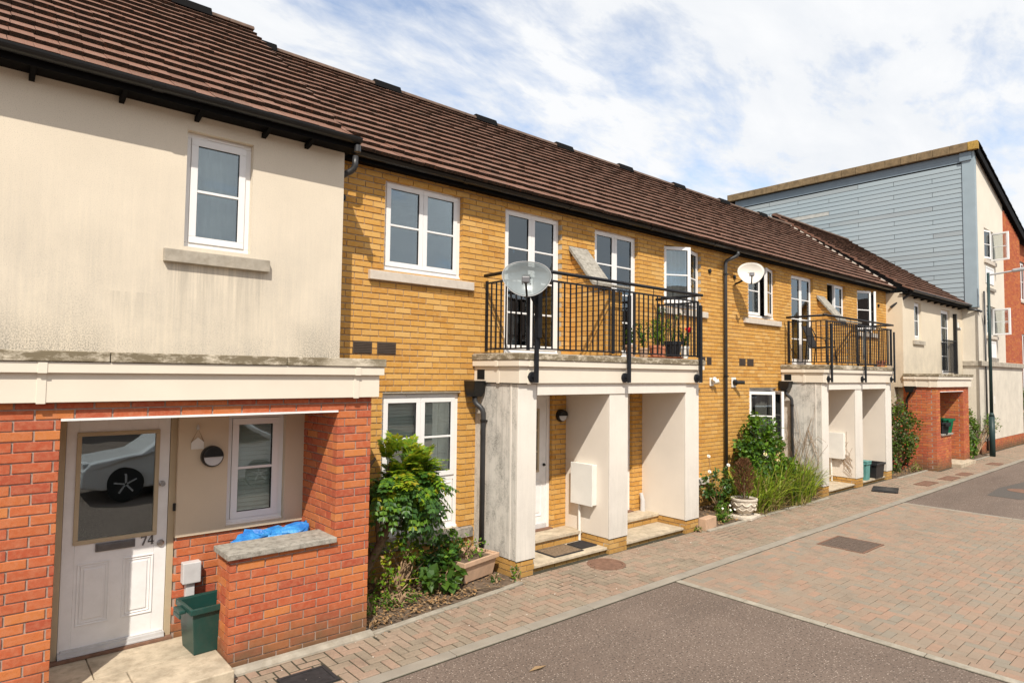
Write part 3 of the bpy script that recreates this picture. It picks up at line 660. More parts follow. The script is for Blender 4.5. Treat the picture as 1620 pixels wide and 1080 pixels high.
        fd = MB().ring(dx[0], dx[1], 2.70, 4.80, .06, Yc+.07, Yc+.14).build('balcony_door', M['pvc'], P); f_, g_ = leafbits(dx[0]+.06, dx[1]-.06, 2.76, 4.74, 3, Yc+.07); f_.build('door_leaf', [M['pvc'], M['rubber']], fd); g_.build('pane', M['glass'], fd)
        MB().box(dx[0], dx[1], Yc+.24, Yc+.25, 2.7, 4.8).build('curtain', M['curtain'], fd)
        rl = MB(); x0r, x1r = dx[0]-.12, dx[1]+.35; yr = Yc-.08
        rl.box(x0r, x1r, yr-.02, yr+.02, 3.78, 3.81).box(x0r, x1r, yr-.015, yr+.015, 2.74, 2.77); ro_ = rl.build('railing', M['rail'], P)
        n = 14; bm_ = MB().box(-.008, .008, -.008, .008, 2.77, 3.78).mesh('baluster', M['rail'])
        for i in range(n+1): q = link('baluster', bm_, ro_); q.matrix_parent_inverse = Matrix.Identity(4); q.location = (x0r + (x1r-x0r)*i/n, yr, 0)
        MB().box(x1r-.05, x1r+.05, yr-.02, Yc, 2.7, 4.72).build('downpipe', M['black'], P)
        MB().box(25.3, 25.42, Yc-.09, Yc-.002, 4.27, 4.45).prism([(25.30, 4.27), (25.42, 4.27), (25.36, 4.17)], 'y', Yc-.16, Yc-.05).build('wall_lamp', M['meter_white'], P, .01)
        MB().box(20.395, 20.41, 6.2, 6.42, 2.36, 2.50).build('roof_outlet', M['dark'], P)
        MB().prism([(6.17, 2.33), (6.45, 2.33), (6.40, 2.16), (6.22, 2.16)], 'x', 20.2, 20.385).build('hopper', M['black'], P)
        MB().tube([(20.3, 6.3, 2.17), (20.33, 6.42, 1.95), (20.33, 6.44, .02)], .035, 8).build('downpipe', M['black'], P)
    # shell behind: floors and back so that rooms are dark
    sh = MB().box(xa+.01, xb-.01, 11.6, 11.8, 0, 5.0).box(xa+.3, xb-.3, Yc+.3, 11.6, 2.34, 2.5).box(xa+.26, xb-.02, Yc+.27, 11.58, 4.86, 4.9); sh.box(xa+.03, xa+.05, Yc+.26, 11.58, 0, 4.85); sh.box(xb-.05, xb-.03, Yc+.26, 11.58, 0, 4.85); sh.box(xa+.25, xb-.03, 8.6, 8.7, .0, 4.85)
    sh.build('room_shell', M['room'], P)
    return P

# ------------------------------------------------------------------ yellow pair of houses
def yellow_house(name, label, cx, first):
    Y = 6.93; P = thing(name, (cx, Y, 0), label, 'house', 'yellow brick houses with white porches')
    X = lambda s: cx + s
    x0, x1 = X(-4.34)+(.02 if first else .0), X(4.36)-.002
    if not first: x1 = 20.385
    W1 = (X(-3.45), X(-2.26), 3.83, 4.98); W2 = (X(2.28), X(3.47), 3.83, 4.98)
    F1 = (X(-1.51), X(-.37), 2.86, 4.98); F2 = (X(.40), X(1.52), 2.86, 4.98)
    G1 = (X(-3.43), X(-2.25), .53, 2.29); G2 = (X(2.27), X(3.45), .64, 2.29)
    D1 = (X(-1.47), X(-.53), .25, 2.24); D2 = (X(.44), X(1.38), .25, 2.24)
    ms = Masonry(P, 'yellow_brick', .225, .075, rec=.012, gap=.013)
    ms.wall('brick_wall', (0, Y), (1, 0), (0, -1), x0, x1, -.075, 5.10, [W1, W2, F1, F2, G1, G2, D1, D2], 'mortar', .2, off=.0 if first else .11)
    # wall between the two balconies, with its sloping coping
    dx0, dx1 = X(-.15), X(.15)
    for (o, u, n, a, b, zt) in (((dx0, Y), (0, -1), (-1, 0), 0, .78, None), ((dx1, Y), (0, -1), (1, 0), 0, .78, None)):
        ms.wall('divider_wall', o, u, n, 0, .68, 2.83, 3.80, [], 'mortar', .10, zref=0)
        for i in range(9):
            zz = 3.80 + .075*i - .05; wd = .58 - (zz - 3.80)*.87
            if wd > .05: ms.wall('divider_wall', o, u, n, 0, wd, zz if i else 3.80, zz+.075, [], 'mortar', .10, zref=0)
    ms.wall('divider_wall', (dx0, Y-.78), (1, 0), (0, -1), 0, dx1-dx0, 2.83, 3.80, [], 'mortar', .10)
    # brick plinths of the porch piers
    piers = ((-2.0, -1.68), (-.24, .17), (1.64, 2.02))
    for a, b in piers:
        ms.wall('plinth', (0, 6.06), (1, 0), (0, -1), X(a)+.01, X(b)-.01, -.02, .215, [], 'mortar', .1)
        ms.wall('plinth', (X(a)+.01, 6.06), (0, 1), (-1, 0), .093, .86, -.02, .215, [], 'mortar', .1)
        ms.wall('plinth', (X(b)-.01, 6.06), (0, 1), (1, 0), .093, .86, -.02, .215, [], 'mortar', .1)
    for a, b in ((-1.68, -.24), (.17, 1.64)):
        ms.wall('step_riser', (0, 6.13), (1, 0), (0, -1), X(a)+.0, X(b)-.0, -.02, .06, [], 'mortar', .1)
        ms.wall('step_riser', (0, 6.60), (1, 0), (0, -1), X(a)+.0, X(b)-.0, .095, .20, [], 'mortar', .1, zref=.105)
        MB().box(X(a)-.005, X(b)+.005, 6.09, 6.62, .062, .10).build('step', M['slab'], P, .006)
        MB().box(X(a)-.005, X(b)+.005, 6.57, 6.95, .205, .252).build('step', M['slab'], P, .006)
    ms.finish(300 if first else 300, 0 if first else 8)
    # porch walls of painted board
    for j, (a, b) in enumerate(piers):
        MB().box(X(a), X(b), 6.05, 6.075, .215, 2.43).build('pier_front', M['porch_white'], P, .004)
        MB().box(X(a), X(a)+.025, 6.078, 6.93, .222, 2.43).build('pier_side', M['porch_side' if j == 0 else 'porch_inner'], P, .003)
        MB().box(X(b)-.025, X(b), 6.078, 6.93, .222, 2.43).build('pier_side', M['porch_inner'], P, .003)
        MB().box(X(a)+.027, X(b)-.027, 6.08, 6.92, .23, 2.42).build('pier_core', M['porch_inner'], P)
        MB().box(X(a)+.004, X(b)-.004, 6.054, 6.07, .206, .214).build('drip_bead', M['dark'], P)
    MB().box(X(-2.006), X(-2.0), 6.17, 6.195, .222, 2.43).build('joint_strip', M['porch_white'], P)
    MB().box(X(-1.68), X(1.64), 6.035, 6.20, 2.285, 2.438).build('porch_beam', M['porch_white'], P, .004)
    MB().box(X(-1.68), X(1.64), 6.20, 6.92, 2.30, 2.33).build('porch_ceiling', M['porch_inner'], P)
    canopy(P, X(-2.03), X(2.03), 6.0, Y-.002, 2.44, (X(-1.86), X(1.87)), (6.42,))
    MB().box(X(-2.05), X(2.05), 5.97, Y-.002, 2.816, 2.826).build('balcony_deck', M['concrete'], P)
    # windows
    sl = lambda w: (w[0]-.21, w[1]+.17, 3.81)
    k = dict(kind='dark')
    window(P, *W1, Y, 2, 1, kind='dark' if first else 'vert', sill=sl(W1), opened=None if first else {1: ('r', R_(16))}, low=1)
    window(P, *W2, Y, 2, 1, kind='curtain', sill=sl(W2), opened={0: ('l', R_(-30)), 1: ('r', R_(16))} if first else {0: ('l', R_(-22)), 1: ('r', R_(32))}, low=1)
    window(P, *G1, Y, 2, 1, kind='blind' if first else 'curtain_dark', panel=1.18, sill=(G1[0]-.14, G1[1]+.2, .525), sillmat='sill_dark', drop=.14, opened=None if first else {0: ('l', R_(-55)), 1: ('r', R_(51))}, low=1)
    window(P, *G2, Y, 2, 1, kind='blind', panel=1.18, sill=(G2[0]-.14, G2[1]+.2, G2[2]-.005), sillmat='sill', drop=.14, low=1)
    for i, (f, kd) in enumerate(((F1, 'vert'), (F2, 'curtain_dark'))):
        op = {0: ('l', R_(28))} if (not first and i == 1) else None
        window(P, *f, Y, 2, 3, kind=kd, name='balcony_door', opened=op, low=1)
    # front doors
    for d in (D1, D2):
        y = Y+.06; do = MB().ring(d[0], d[1], .25, 2.24, .06, y, y+.07).build('front_door', M['pvc'], P, .003); a, b = d[0]+.062, d[1]-.062
        gx0, gx1 = a+.17, b-.17; lf = MB()
        for p, q, c, e in cells(a, b, .33, 2.18, [(gx0, gx1, 1.12, 2.02)]): lf.box(p, q, y+.012, y+.055, c, e)
        lf.build('door_leaf', M['pvc_door'], do, .003); gf = MB().ring(gx0-.02, gx1+.02, 1.10, 2.04, .035, y-.004, y+.03)
        for z in (1.40, 1.72): gf.box(gx0, gx1, y+.0, y+.03, z-.012, z+.012)
        gf.build('glazing_frame', M['beige'], do, .003); MB().box(gx0, gx1, y+.018, y+.022, 1.12, 2.02).build('pane', M['glass'], do); MB().box(a, b, y+.2, y+.21, .3, 2.2).build('dark_interior_sheet', M['dark'], do)  # near-black sheet behind the pane paints the unlit interior
        for px in (a+.1, a+.46): MB().ring(px, px+.27, .45, .98, .012, y+.004, y+.016).box(px+.05, px+.22, y+.006, y+.014, .5, .93).build('panel', M['pvc_door'], do, .003)
        MB().box(a, b, y-.01, y+.01, .27, .33).build('weather_bar', M['meter'], do); MB().box(d[0], d[1], y-.09, y, .252, .268).build('threshold', M['rust'], do)
        MB().lathe([(.022, 0), (.022, .02), (.012, .035)], (b-.05, y+.01, 1.2), 12, axis=(0, -1, 0)).build('handle', M['black'], do)
    # coping on the divider
    th = .045; c = MB().prism([(Y-.004, 4.50), (Y-.50, 3.91), (Y-.88, 3.83), (Y-.88, 3.83+th), (Y-.52, 3.91+th), (Y-.004, 4.50+th*1.5)], 'x', dx0-.06, dx1+.07); c.build('divider_coping', M['coping'], P, .004)
    # vents, hopper, pipes
    vs = [(-3.84, -3.59, 2.78, 2.93), (-3.52, -3.26, 2.78, 2.93), (3.36, 3.60, 2.78, 2.93), (3.66, 3.82, 2.78, 2.93)]
    for a, b, z0, z1 in vs:
        v = MB().box(X(a), X(b), Y-.006, Y+.01, z0, z1)
        for i in range(7): v.box(X(a)+.012, X(b)-.012, Y-.013, Y-.004, z0+.012+i*.019, z0+.023+i*.019)
        v.build('air_brick', M['vent'], P)
    xs = X(-2.03)
    MB().box(xs-.004, xs+.02, 6.70, 6.86, 2.48, 2.61).build('roof_outlet', M['dark'], P)
    MB().prism([(6.66, 2.46), (6.91, 2.46), (6.89, 2.33), (6.84, 2.25), (6.73, 2.25), (6.68, 2.33)], 'x', xs-.19, xs-.006).build('hopper', M['black'], P, .006)
    downpipe(P, [(xs-.10, 6.78, 2.26), (xs-.10, 6.78, 2.17), (xs-.03, 6.68, 2.08), (xs-.03, 6.68, .03)], .036, [(xs-.03, 6.68, 1.93), (xs-.03, 6.68, .35)], 'pipe_grey')
    # boundary rainwater pipe on the right
    if first: downpipe(P, [(X(4.40), 6.68, 5.06), (X(4.40), 6.68, 4.98), (X(4.24), 6.86, 4.87), (X(4.23), 6.86, 4.78), (X(4.23), 6.86, .05)], .036, [(X(4.23), 6.86, 2.55), (X(4.23), 6.86, 4.6)], 'pipe_grey')
    if first: downpipe(P, [(X(-3.98), 6.70, 5.05), (X(-3.98), 6.70, 4.90), (X(-4.12), 6.80, 4.80), (X(-4.28), 6.88, 4.72), (X(-4.28), 6.88, 4.5)], .036, (), 'pipe_grey')
    MB().lathe([(.04, 0), (.045, .03), (.02, .04)], (X(-4.03), Y, 4.60), 14, axis=(0, -1, 0)).build('flue_cap', M['black'], P)
    MB().lathe([(.04, 0), (.045, .03), (.02, .04)], (X(3.75), Y, 4.62), 14, axis=(0, -1, 0)).build('flue_cap', M['black'], P)
    # roof
    rv = [X(-4.1) + 2.2*i for i in range(4)]
    roof(P, x0 if not first else 3.052, x1 if first else 20.34, 6.655, 5.135, .76, 16, .247, 300 if first else 0, 0, ridge_vents=rv)
    gutter(P, x0 if not first else 3.06, x1 if first else 20.34, 6.685, 5.135, 6.80, (), .095, Y)
    if not first:
        v = MB(); th_ = math.atan(.76)
        for i in range(16):
            s = i*.247; v.obox((20.335, 6.70+math.cos(th_)*(s+.11), 5.165+math.sin(th_)*(s+.11)+.035), (.035, 0, 0), (0, math.cos(th_)*.075, math.sin(th_)*.075), (0, -.012, .016))
        v.build('verge_mortar', M['sill'], P)
        MB().prism([(6.72, 5.18), (9.82, 7.54), (9.82, 7.60), (6.70, 5.24)], 'x', 20.37, 20.41).build('verge_strip', M['black'], P)
    # balcony railing
    rail = MB(); yr = 5.985; a, b = X(-1.93), X(1.93); yb = 6.80
    rail.box(a, b, yr-.006, yr+.006, 3.775, 3.80).box(a, b, yr-.006, yr+.006, 2.875, 2.895)
    for xx in (a, b): rail.box(xx-.006, xx+.006, yr+.007, yb, 3.775, 3.80).box(xx-.006, xx+.006, yr+.007, yb, 2.875, 2.895)
    ro = rail.build('railing', M['rail'], P)
    MB().tube([(a-.1, yr, 3.905), (b+.1, yr, 3.905)], .024, 10).build('handrail', M['rail'], ro, smooth=True)
    for xx in (a, b): MB().tube([(xx, yr, 3.902), (xx, yb+.05, 3.895)], .024, 10).build('handrail', M['rail'], ro, smooth=True)
    bm_ = MB().box(-.008, .008, -.008, .008, 2.895, 3.776).mesh('baluster', M['rail'])
    def bal(x, y): q = link('baluster', bm_, ro); q.matrix_parent_inverse = Matrix.Identity(4); q.location = (x, y, 0)
    n = 34
    for i in range(1, n): bal(a + (b-a)*i/n, yr)
    for xx in (a, b):
        for i in range(1, 8): bal(xx, yr + (yb-yr)*i/8)
        MB().box(xx-.008, xx+.008, yb-.025, yb+.025, 2.86, 3.82).build('post', M['rail'], ro)
        for z in (3.05, 3.35, 3.65): MB().tube([(xx-.02, yb, z), (xx+.02, yb, z)], .014, 8).build('bolt', M['rail'], ro)
    for s in (-1.82, 0.02, 1.87):
        xx = X(s); MB().box(xx-.03, xx+.03, 5.895, 5.925, 2.45, 3.72 if s else 3.78).build('post', M['rail'], ro, .003)
        MB().lathe([(.07, 0), (.07, .022), (.055, .03), (.022, .032), (.022, .075)], (xx-.0, 6.0, 2.52), 20, axis=(0, -1, 0)).build('post_mount', M['rail'], ro)
    for s in (-1.9, -.25, .23, 1.9): MB().box(X(s)-.022, X(s)+.022, yr-.012, yr+.012, 2.86, 3.80).build('post', M['rail'], ro, .002)
    for s in (-1.2, 1.2, -.6, .7):
        xx = X(s); MB().tube([(xx, yr, 3.80), (xx, yr, 3.885)], .006, 6).build('bracket', M['rail'], ro)
    # shell
    sh = MB().box(x0+.01, x1-.01, 11.6, 11.8, 0, 5.0).box(x0+.02, x1-.02, Y+.3, 11.6, 2.5, 2.7).box(x0+.02, x1-.02, Y+.24, 11.58, 5.0, 5.04)
    for xx in (x0+.03, cx, x1-.03): sh.box(xx-.02, xx+.02, Y+.22, 11.6, 0, 5.0)
    sh.box(x0+.06, cx-.03, 9.2, 9.3, 0, 4.98).box(cx+.03, x1-.06, 9.2, 9.3, 0, 4.98)
    sh.build('room_shell', M['room'], P)
    return P
# ------------------------------------------------------------------ ground
KY = 4.76                                 # road edge of the kerb band
BX0, BX1 = 6.81, 14.77                    # the block-paved table across the road
def sheet(name, x0, x1, y0, y1, z, mat, kind='structure'):
    b = MB().add([(x0,y0,z),(x1,y0,z),(x1,y1,z),(x0,y1,z)], [(0,1,2,3)]); o = b.build(name, M[mat]); o['kind'] = kind; return o
sheet('ground', -400, 900, -500, 700, -.10, 'asphalt')
bb = MB()
road = MB().box(-60, 220, -12, KY, -.3, 0).build('road', M['asphalt']); road['kind'] = 'structure'
walk = MB().box(-10, 36, KY-.004, 7.2, -.3, .006).build('pavement', M['joint']); walk['kind'] = 'structure'
table = MB().box(BX0, BX1, -12, KY-.002, -.2, .004).build('block_paving', M['joint']); table['kind'] = 'structure'
beds = [(3.1, 5.27, lambda x: 5.72 + (x-3.1)*.10, 6.93), (9.36, 14.0, lambda x: 5.97, 6.93), (18.08, 20.36, lambda x: 6.0, 6.93), (23.55, 26.1, lambda x: 5.80, 6.5)]
solid = [(-.05, 3.12, 5.66, 8), (5.25, 9.4, 6.03, 8), (13.95, 18.1, 6.03, 8), (20.36, 23.55, 5.66, 8), (26.1, 40, 5.95, 8)]
def blockrects():
    out = [(a, b, c-.0, d) for a, b, c, d in solid] + [(-99, 99, 6.9, 9)]
    for a, b, f, t in beds:
        for i in range(12):
            xa, xb = a + (b-a)*i/12, a + (b-a)*(i+1)/12; out.append((xa, xb, f((xa+xb)/2)-.088, t+.3))
    return out
covers = [(2.065, 2.485, 5.015, 5.345)]
roundc = (6.68, 5.76, .265)
road_covers = [(10.015, 10.825, 3.755, 4.445)]
covers += [(17.41, 18.24, 5.08, 5.40), (18.81, 19.64, 4.98, 5.29), (20.06, 20.74, 4.96, 5.24), (23.26, 23.94, 4.96, 5.29)]
def cut(rc, rects):
    res = [rc]
    for a, b, c, d in rects:
        nxt = []
        for p, q, r, t in res:
            if q <= a or p >= b or t <= c or r >= d: nxt.append((p, q, r, t)); continue
            if p < a: nxt.append((p, a, r, t))
            if q > b: nxt.append((b, q, r, t))
            pa, qb = max(p, a), min(q, b)
            if r < c: nxt.append((pa, qb, r, c))
            if t > d: nxt.append((pa, qb, d, t))
        res = nxt
    return [z for z in res if z[1]-z[0] > .022 and z[3]-z[2] > .022]
def herring(parent, x0, x1, y0, y1, mat, rects, ztop, extra=(), w=.1, limit=300, g=.007):
    pcs = []
    ni, nj = int((x1-x0)/w)+3, int((y1-y0)/w)+3
    for i in range(-2, ni):
        for j in range(-2, nj):
            c = (i-j) % 4
            if c == 0: q = (i, i+2, j, j+1)
            elif c == 3: q = (i, i+1, j, j+2)
            else: continue
            a, b, cc, d = x0+q[0]*w, x0+q[1]*w, y0+q[2]*w, y0+q[3]*w
            a, b, cc, d = max(a, x0), min(b, x1), max(cc, y0), min(d, y1)
            if b-a < .03 or d-cc < .03: continue
            near_ = [z for z in rects if z[0] < b and z[1] > a and z[2] < d and z[3] > cc]
            if parent is walk and math.hypot((a+b)/2-roundc[0], (cc+d)/2-roundc[1]) < roundc[2]-.03: continue
            for z in (cut((a, b, cc, d), near_) if near_ else [(a, b, cc, d)]): pcs.append((z[0]+g/2, z[1]-g/2, z[2]+g/2, z[3]-g/2))
    pcs += list(extra); sc_ = []
    for i, (a, b, c, d) in enumerate(pcs):
        p = proj(((a+b)/2, (c+d)/2, ztop)); v = -1
        if p and 0 < p[0] < 1620 and 0 < p[1] < 1080: v = (b-a)*(d-c)/p[2]**3
        sc_.append((v, i))
    sc_.sort(reverse=True); pick = {i for v, i in sc_[:limit] if v > 0}; rest = MB(); cache = {}
    for i, (a, b, c, d) in enumerate(pcs):
        L, W = round(b-a, 3), round(d-c, 3); ce = Vector(((a+b)/2, (c+d)/2, ztop + random.uniform(-.0025, .0015)))
        sag = -.014*max(0, math.sin(ce.x*1.7+1)*math.sin(ce.y*3.1)) if parent is walk else -.004*math.sin(ce.x*2.1)*math.sin(ce.y*1.3)
        ce.z += sag*.5
        Mx = Matrix.Translation(ce) @ Matrix.Rotation(random.uniform(-.012, .012), 4, 'X') @ Matrix.Rotation(random.uniform(-.012, .012), 4, 'Y') @ Matrix.Rotation(random.uniform(-.012, .012), 4, 'Z')
        def shp(e=.004):
            return MB().add([(-L/2,-W/2,-.03),(L/2,-W/2,-.03),(L/2,W/2,-.03),(-L/2,W/2,-.03),(-L/2,-W/2,-e),(L/2,-W/2,-e),(L/2,W/2,-e),(-L/2,W/2,-e),(-L/2+e,-W/2+e,0),(L/2-e,-W/2+e,0),(L/2-e,W/2-e,0),(-L/2+e,W/2-e,0)],
               [(8,9,10,11),(0,1,5,4),(1,2,6,5),(2,3,7,6),(3,0,4,7),(4,5,9,8),(5,6,10,9),(6,7,11,10),(7,4,8,11)])
        if i in pick:
            if (L, W) not in cache: cache[(L, W)] = shp().mesh('paver', M[mat], fix=False)
            o = link('paver', cache[(L, W)], parent); o.matrix_parent_inverse = Matrix.Identity(4); o.matrix_basis = Mx
        else:
            t = shp(); t.xform(Mx); n0 = len(rest.v); rest.v += t.v; rest.f += [tuple(q+n0 for q in f) for f in t.f]; rest.m += t.m
    o = rest.build('pavers', M[mat], parent, fix=False); o['kind'] = 'stuff'
herring(walk, -3, 34, KY+.145, 6.2, 'paver_walk', covers + blockrects(), .016, limit=300, g=.0125)
# soldier rows along the two edges of the block table
ex = []; y = KY-.02
while y > -6:
    ex += [(BX0+.112, BX0+.208, y-.198, y-.004), (BX1-.205, BX1-.112, y-.198, y-.004)]; y -= .2
herring(table, BX0+.212, BX1-.21, -6, KY-.012, 'paver', road_covers, .012, ex, limit=300, g=.0055)
def stones(parent, pts, wd, ln, z0, z1, mat, name, jit=.003):
    for (xa, ya), (xb, yb) in zip(pts[:-1], pts[1:]):
        d = Vector((xb-xa, yb-ya, 0)); T = d.length; d.normalize(); nr = Vector((-d.y, d.x, 0)); s = 0
        while s < T-.05:
            e = min(s+ln, T); c = Vector((xa, ya, (z0+z1)/2)) + d*((s+e)/2) + nr*random.uniform(-jit, jit); rz = random.uniform(-jit, jit)*.4
            o = MB().obox(c, d*((e-s)/2-.004), nr*(wd/2), (0, 0, (z1-z0)/2+rz)).build(name, M[mat], parent, .006); s = e
stones(walk, [(-2, KY+.072), (34, KY+.072)], .132, .915, -.1, .018, 'kerb', 'kerb_stone')
stones(table, [(BX0+.055, KY-.01), (BX0+.055, -6)], .095, .9, -.1, .014, 'edging', 'edging_stone')
stones(table, [(BX1-.055, KY-.01), (BX1-.055, -6)], .09, .9, -.1, .014, 'kerb', 'edging_stone')
for a, b, f, t in beds:
    stones(walk, [(a+.03, f(a)-.05), (b-.03, f(b)-.05)], .075, .9, -.1, .028, 'edging', 'bed_edging')
stones(walk, [(5.24, 5.86), (5.24, 6.05)], .06, .3, -.1, .03, 'edging', 'bed_edging')
def bed(a, b, f, t, n):
    m = MB(); nx, ny = int((b-a)/.07), 12
    for i in range(nx+1):
        for j in range(ny+1):
            x = a + (b-a)*i/nx; y = f(x) + (t+.06-f(x))*j/ny
            m.v.append((x, y, .012 + .05*(j/ny) + random.uniform(-.012, .016)))
    for i in range(nx):
        for j in range(ny): k = i*(ny+1)+j; m.f.append((k, k+ny+1, k+ny+2, k+1)); m.m.append(0)
    o = m.build('flower_bed', M['soil'], smooth=True); o['kind'] = 'structure'; return o
bed_objs = [bed(*q, i) for i, q in enumerate(beds)]
def scatter_leaves(name, parent, n, xr, yf, size, mat, zf, lift=.02):
    m = MB()
    for _ in range(n):
        x = random.uniform(*xr); y = yf(x, random.random()); z = zf(x, y)+random.uniform(.004, lift); s = size*random.uniform(.5, 1.3)
        q = Quaternion((random.random()-.5, random.random()-.5, 0), random.uniform(-.8, .8)) if True else None
        a = random.uniform(0, 6.28); u = Vector((math.cos(a), math.sin(a), random.uniform(-.4, .4)))*s; v = Vector((-math.sin(a), math.cos(a), random.uniform(-.4, .4)))*s*.5; c = Vector((x, y, z)); up = Vector((0, 0, s*.25*random.uniform(-1, 1)))
        m.add([c-u, c-v*.9+up, c+u, c+v+up], [(0,1,2,3)])
    o = m.build(name, M[mat], parent, fix=False); o['kind'] = 'stuff'; return o
b0, b1, b2, b3 = beds
zf = lambda x, y: .02 + max(0, (y-5.8))*.045
scatter_leaves('leaf_litter', bed_objs[0], 800, (3.15, 4.6), lambda x, t: b0[2](x)+.03 + (6.75-b0[2](x))*t**1.3, .028, 'litter', zf, .05)
scatter_leaves('leaf_litter', bed_objs[0], 500, (3.3, 5.2), lambda x, t: b0[2](x) + (6.9-b0[2](x))*t, .02, 'litter', zf)
scatter_leaves('leaf_litter', bed_objs[1], 800, (9.5, 13.9), lambda x, t: 5.98+.85*t**1.2, .03, 'litter', zf, .05)
scatter_leaves('leaf_litter', bed_objs[2], 500, (18.2, 20.3), lambda x, t: 6.0+.9*t, .03, 'litter', zf, .05)
scatter_leaves('paving_litter', walk, 260, (1.5, 14), lambda x, t: 4.95 + 1.1*t**.8, .011, 'crumb', lambda x, y: .012, .008)
scatter_leaves('paving_litter', walk, 200, (2.5, 16), lambda x, t: 5.6 + .4*t, .012, 'litter', lambda x, y: .012, .008)

# mortar haunch along the foot of the near brick wall
o_ = MB().prism([(5.615, .0), (5.70, .0), (5.70, .055), (5.66, .05), (5.62, .024)], 'x', 1.80, 3.12).build('mortar_haunch', M['edging'], walk)
# ------------------------------------------------------------------ buildings
h74 = cream_house('terraced_house', 'cream rendered house with red brick porch and white door numbered 74, nearest the camera', 3.09, True)
hy1 = yellow_house('terraced_house', 'yellow brick house pair with smoked dish and potted plants on its balcony', 7.32, True)
hy2 = yellow_house('terraced_house', 'yellow brick house pair behind the strappy flower bed, white dish beside its window', 16.02, False)
h3 = cream_house('terraced_house', 'small far cream house with red brick porch beside the slate blue boarded building', 20.4, False)

